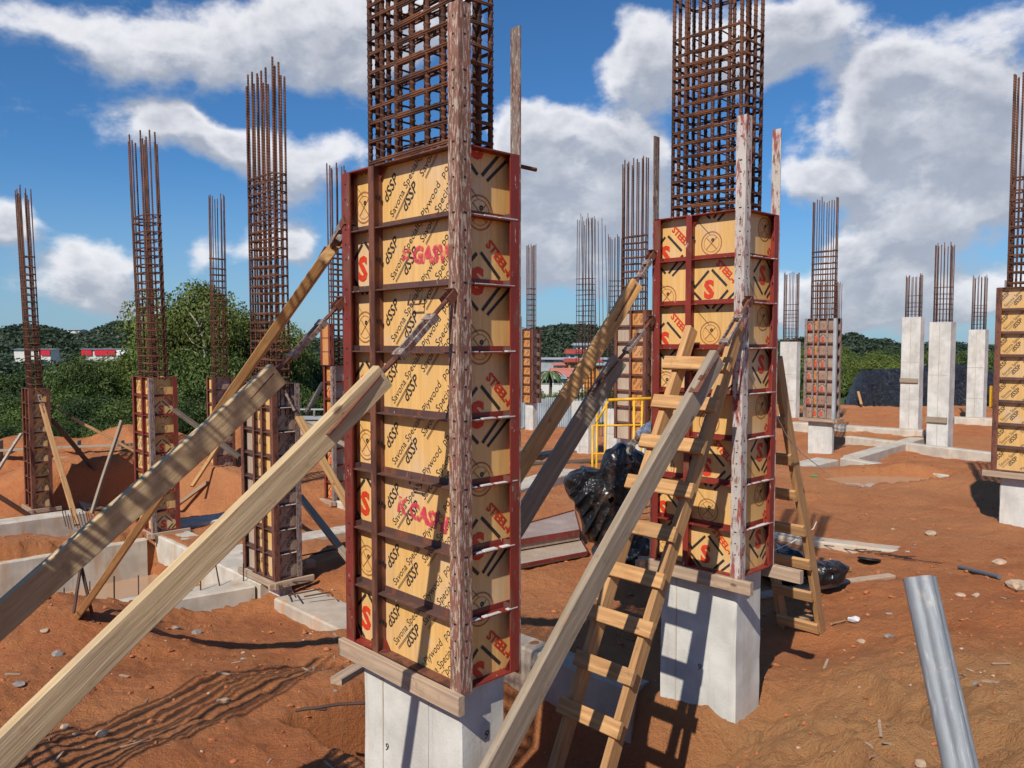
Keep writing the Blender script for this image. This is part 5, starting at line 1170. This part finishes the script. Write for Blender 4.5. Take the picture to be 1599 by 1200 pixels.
# hills
def hill(prof, D, depth, zbase, seed, ntuft, tuft, mat='leaf_far', name='hill'):
    px0, px1 = prof[0][0], prof[-1][0]; nx, ny = 200, 36; xs = [p[0] for p in prof]; ys = [p[1] for p in prof]; V = np.zeros((nx+1, ny+1, 3))
    for i in range(nx+1):
        px = px0+(px1-px0)*i/nx; a = at(px, float(np.interp(px, xs, ys)), D)
        for j in range(ny+1):
            s = j/ny; y = D-depth*(1-s)*.8 if s <= .8 else D+depth*(s-.8)
            f = math.sin(min(1, s/.8)*math.pi/2)**1.3 if s <= .8 else 1-((s-.8)/.2)**2*.5
            V[i, j] = (a.x*y/D, y, zbase+(a.z-tuft*1.35-zbase)*f)
    V[:, :, 2] += 2.0*vnoise(V[:, :, 0]/18, V[:, :, 1]/18, seed)*np.linspace(0, 1, ny+1)[None, :]
    i, j = np.meshgrid(np.arange(nx), np.arange(ny), indexing='ij'); k = ny+1; Q = np.stack([i*k+j, (i+1)*k+j, (i+1)*k+j+1, i*k+j+1], -1).reshape(-1, 4)
    o = bpy.data.objects.new(name, np_mesh(name, V.reshape(-1, 3), Q, 'soil_far' if 'soil_far' in M else mat, True)); structure(link(o))
    r_ = np.random.default_rng(seed); ii = r_.integers(0, nx+1, ntuft); jj = np.minimum(ny, (r_.random(ntuft)**.7*(ny*.84)).astype(int)); C = V[ii, jj]
    n = 130; lf = r_.normal(size=(ntuft, n, 3)); lf /= np.linalg.norm(lf, axis=2)[..., None]; nn = lf.copy(); s = tuft*r_.uniform(.6, 1.25, (ntuft, 1, 1)); lf = lf*s*(r_.random((ntuft, n, 1))**.25); lf[..., 2] = np.abs(lf[..., 2])*.95; P = C[:, None]+lf
    nn += r_.normal(size=nn.shape)*.22; t = np.cross(nn, r_.normal(size=nn.shape)); t /= np.linalg.norm(t, axis=2)[..., None]; b_ = np.cross(nn, t); b_ /= np.linalg.norm(b_, axis=2)[..., None]; ls = s*.13
    W = np.stack([P-t*ls, P-b_*ls, P+t*ls, P+b_*ls], 2).reshape(-1, 3)
    o = bpy.data.objects.new('woodland', np_mesh('woodland', W, np.arange(len(W)).reshape(-1, 4), mat)); stuff(link(o)); o['label'] = 'dense far-off woodland covering the low hills'; o['category'] = 'woodland'
flat('hill_green', (.05, .075, .03), .9, .4, .05); M['soil_far'] = M['hill_green']
hill([(-500, 500), (-100, 505), (0, 507), (40, 503), (90, 509), (112, 517), (135, 514), (165, 503), (195, 496), (215, 498), (270, 510), (400, 520), (560, 524)], 330, 190, -10, 3, 2600, 3.6)
hill([(-300, 540), (0, 543), (12, 549), (100, 549), (220, 549), (260, 542), (420, 540), (560, 540)], 110, 40, -10, 9, 900, 2.0)
hill([(560, 520), (700, 516), (815, 512), (850, 510), (880, 506), (905, 505), (960, 514), (1020, 518), (1150, 520)], 420, 240, -10, 5, 1500, 3.8)
hill([(1080, 524), (1200, 530), (1240, 524), (1290, 524), (1335, 518), (1365, 523), (1400, 530), (1450, 530), (1520, 532), (1600, 538), (1800, 536), (2100, 530)], 230, 130, -9, 7, 2200, 2.5)
# houses
def house(px0, px1, yb, yw, yr, Y, wallm, roofm, label, dep=8, nwin=3, name='house', hip=False, sign=None):
    a = at(px0, yb, Y); b_ = at(px1, yb, Y); zw = at(px0, yw, Y).z; zr = at(px0, yr, Y).z; root = empty(name, a, 0, label, 'building'); W = b_.x-a.x; z0 = -10-a.z; hw = zw-a.z
    MB().box((0, 0, z0), (W, dep, hw)).build('wall', wallm, root)
    hr = zr-zw+hw; o = .4; MB().add([(-o, -o, hw+.02), (W+o, -o, hw+.02), (W+o, dep+o, hw+.02), (-o, dep+o, hw+.02), (-o*.5, dep/2, hr), (W+o*.5, dep/2, hr)], [(0, 1, 5, 4), (2, 3, 4, 5), (1, 2, 5), (3, 0, 4), (3, 2, 1, 0)]).build('roof', roofm, root)
    for i in range(nwin):
        x = W*(i+.5)/nwin; ww = min(.6, W/nwin*.3); w_ = MB().box((x-ww, -.05, hw*.35), (x+ww, -.01, hw*.8)).build('window', 'window_dark', root)
        MB().box((x-ww-.06, -.08, hw*.30), (x+ww+.06, -.0, hw*.34)).build('sill', 'house_white', w_)
    if sign:
        for (s0, s1, m_) in sign: MB().box((W*s0, -.25, hw*.15), (W*s1, -.1, hw*.95)).build('sign_panel', m_, root)
    return root
house(128, 202, 557, 546, 545, 150, 'house_white', 'roof_grey', 'long store building with red and white signs beyond the trees', 3, 0, 'store_building', sign=[(.0, .22, 'sign_red'), (.28, .72, 'sign_red'), (.74, 1.0, 'white_paint')])
house(22, 79, 557, 546, 545, 150, 'house_white', 'roof_grey', 'white store with red sign behind the farthest left cage', 3, 0, 'store_building', sign=[(.75, 1.0, 'sign_red'), (.3, .45, 'sign_red')])
house(106, 124, 519, 516, 514.5, 315, 'house_white', 'roof_grey', 'small pale house on the hill, right of the far left cage', 6, 2)
house(160, 170, 513, 511, 509.5, 315, 'house_white', 'roof_grey', 'tiny white house high on the left hill', 6, 1)
house(196, 202, 517, 515, 514, 315, 'house_white', 'roof_grey', 'tiny house on the hill beside the two-bundle cage', 6, 1)
house(255, 265, 548, 543, 541, 140, 'house_white', 'roof_grey', 'white roof seen between the trees right of the two-bundle cage', 6, 1)
house(866, 912, 605, 589, 577, 85, 'house_white', 'roof_salmon', 'house with a salmon pink roof in the centre', 9, 3)
house(842, 880, 603, 592, 586, 80, 'house_white', 'roof_grey', 'white gabled house behind the palm', 5, 2)
house(868, 905, 583, 571, 568, 100, 'house_white', 'roof_salmon', 'white walled house left of the orange one', 6, 3)
house(888, 938, 580, 566, 561, 98, 'house_orange', 'roof_red', 'orange house with dark red roof', 7, 4)
house(888, 922, 565, 553, 546, 120, 'house_white', 'roof_red', 'upper house with bright red roof', 7, 3)
house(900, 930, 552, 540, 536, 140, 'house_white', 'roof_grey', 'white two-storey building above the red roofs', 8, 4)
house(930, 975, 582, 571, 567, 95, 'house_orange', 'roof_grey', 'yellow-orange house right of the crossing plank', 7, 4)
house(845, 1000, 568, 562, 559, 110, 'roof_grey', 'roof_grey', 'long low shed with grey roof behind the houses', 4, 6, 'shed')
# palm
p = at(858, 604, 70); root = empty('palm_tree', p, 0, 'small palm in front of the salmon-roofed house', 'tree'); hp = at(858, 582, 70).z-p.z
MB().tube([(0, 0, -6), (.1, 0, hp*.5), (0, 0, hp)], .16, 7, r2=.1).build('trunk', 'bark', root)
for k in range(22):
    a = 2*math.pi*k/22+random.uniform(-.15, .15); up = random.uniform(.2, 1.0); V = []; F = []; n = 8
    for i in range(n+1):
        t = i/n; r = 1.6*t; z = hp+up*1.1*t-1.7*t*t; w = .13*math.sin(math.pi*(t*.9+.08)); c, s = math.cos(a), math.sin(a)
        V += [(r*c-s*w, r*s+c*w, z-w*.5), (r*c, r*s, z), (r*c+s*w, r*s-c*w, z-w*.5)]
    for i in range(n): F += [(3*i, 3*i+1, 3*i+4, 3*i+3), (3*i+1, 3*i+2, 3*i+5, 3*i+4)]
    MB().add(V, F).build('frond', 'palm_leaf', root)
# bare pale limbs in the tall tree
root = empty('bare_tree', at(320, 600, 28.2), 0, 'thin pale leafless tree in front of the tallest green tree', 'tree'); base = root.location.copy()
MB().tube([at(322, 620, 28.2)-base, at(320, 560, 28.2)-base, at(318, 530, 28.2)-base, at(308, 505, 28.2)-base, at(296, 488, 28.2)-base], .055, 6, r2=.02).build('trunk', 'bark_pale', root)
for q in [[(318, 535), (335, 520), (345, 500)], [(320, 560), (300, 548), (282, 545)], [(312, 512), (320, 495), (318, 478)], [(318, 545), (300, 535), (290, 520)], [(322, 580), (345, 565), (352, 545)]]:
    MB().tube([at(a, b_, 28.2)-base for a, b_ in q], .022, 5, r2=.008).build('branch', 'bark_pale', root)

# ------------------------------------------------------------------ worker behind the red form (one arm shows)
def skin_obj(name, verts, edges, radii, mat, parent, sub=2, rootv=0):
    me = bpy.data.meshes.new(name); me.from_pydata([tuple(v) for v in verts], edges, []); me.materials.append(M[mat]); o = bpy.data.objects.new(name, me); link(o, parent)
    s = o.modifiers.new('skin', 'SKIN'); s.use_smooth_shade = True
    for i, sv in enumerate(me.skin_vertices[0].data): r = radii[i]; sv.radius = r if isinstance(r, tuple) else (r, r); sv.use_root = i == rootv
    ss = o.modifiers.new('sub', 'SUBSURF'); ss.levels = sub; ss.render_levels = sub; return o
def worker():
    C0 = Vector((at(1095, 600, 7.9).x, 7.95, 0)); g = gz(C0.x, C0.y); C0.z = g; root = empty('person', C0, 0, 'worker hidden by the red form, pale sleeved arm gripping black plastic', 'person'); root.matrix_local = Matrix.Translation(C0)
    L = lambda px, py, Y: at(px, py, Y)-C0
    wr = L(991, 688, 7.7); elb = L(1030, 660, 7.85)
    V = [(0, 0, .95), (0, 0, 1.12), (0, .01, 1.30), (0, .02, 1.42), (0, .0, 1.50), (0, -.01, 1.60), (0, -.015, 1.68), (-.09, 0, .88), (-.10, -.02, .48), (-.10, .02, .10), (-.10, -.10, .05), (.09, 0, .88), (.10, -.02, .48), (.10, .02, .10), (.10, -.10, .05), (-.18, .02, 1.38), tuple(elb), tuple(wr), (.18, .02, 1.38), (.24, -.02, 1.12), (.20, -.18, .98)]
    E = [(0, 1), (1, 2), (2, 3), (3, 4), (4, 5), (5, 6), (0, 7), (7, 8), (8, 9), (9, 10), (0, 11), (11, 12), (12, 13), (13, 14), (3, 15), (15, 16), (16, 17), (3, 18), (18, 19), (19, 20)]
    Rr = [(.15, .11), (.14, .10), (.16, .11), (.10, .08), .055, (.075, .09), (.065, .075), .085, .055, .042, .035, .085, .055, .042, .035, .06, .042, .028, .06, .042, .028]
    skin_obj('body', V, E, Rr, 'skin', root)
    # clothes
    skin_obj('shirt', [V[0], V[1], V[2], V[3], V[15], V[16], Vector(V[16]).lerp(Vector(V[17]), .9), V[18], V[19], V[20]], [(0, 1), (1, 2), (2, 3), (3, 4), (4, 5), (5, 6), (3, 7), (7, 8), (8, 9)], [(.17, .13), (.16, .12), (.18, .13), (.11, .09), .085, .080, .070, .078, .062, .045], 'shirt_cloth', root)
    skin_obj('trousers', [V[0], V[7], V[8], V[9], V[11], V[12], V[13]], [(0, 1), (1, 2), (2, 3), (0, 4), (4, 5), (5, 6)], [(.165, .125), .105, .078, .07, .105, .078, .07], 'trousers_cloth', root)
    for i in (9, 13): skin_obj('boot', [V[i], V[i+1]], [(0, 1)], [.06, .05], 'boot_rubber', root)
    # glove: palm and five bent fingers closing on the plastic
    d = (wr-elb).normalized(); side = Vector((0, -1, 0)); dn = (d.cross(side)).normalized(); dn = dn if dn.z < 0 else -dn
    palm = wr+d*.07+dn*.02; Vg = [wr-d*.01, palm]; Eg = [(0, 1)]; Rg = [.036, (.042, .030)]
    for k in range(4):
        b_ = len(Vg); o_ = side*(.033-.022*k); ln = (.9, 1.0, .95, .75)[k]
        Vg += [palm+o_+d*.035, palm+o_+d*(.06*ln)+dn*.018, palm+o_+d*(.068*ln)+dn*.05*ln, palm+o_+d*.045+dn*.072*ln]; Eg += [(1, b_), (b_, b_+1), (b_+1, b_+2), (b_+2, b_+3)]; Rg += [.014, .0125, .0115, .010]
    b_ = len(Vg); Vg += [wr+d*.03+side*.045+dn*.02, wr+d*.055+side*.055+dn*.05, wr+d*.07+side*.035+dn*.075]; Eg += [(1, b_), (b_, b_+1), (b_+1, b_+2)]; Rg += [.016, .014, .011]
    skin_obj('glove', Vg, Eg, Rg, 'glove_cloth', root, 1)
    # head details
    for sx in (-.03, .03):
        MB().box((sx-.01, -.105, 1.655), (sx+.01, -.095, 1.665)).build('eye', 'hair', root)
    hb = bmesh.new(); bmesh.ops.create_uvsphere(hb, u_segments=20, v_segments=12, radius=.115); 
    for v in hb.verts: v.co.z = max(v.co.z, -.0)*.95
    me = bpy.data.meshes.new('hard_hat'); hb.to_mesh(me); hb.free(); me.materials.append(M['white_paint']); o = bpy.data.objects.new('hard_hat', me); o.location = (0, -.01, 1.69); link(o, root)
worker()
thing_mesh(MB().box((-.06, -.04, 0), (.05, .04, .015)), 'plastic_scrap', 'green_plastic', 'bright green plastic scrap on the soil beyond the ladders', 'litter', loc=og(1272, 745)+Vector((0, 0, .01)))
pd = [atz(a, b_, 0) for a, b_ in [(1310, 742), (1420, 748), (1430, 755), (1330, 756), (1305, 750)]]
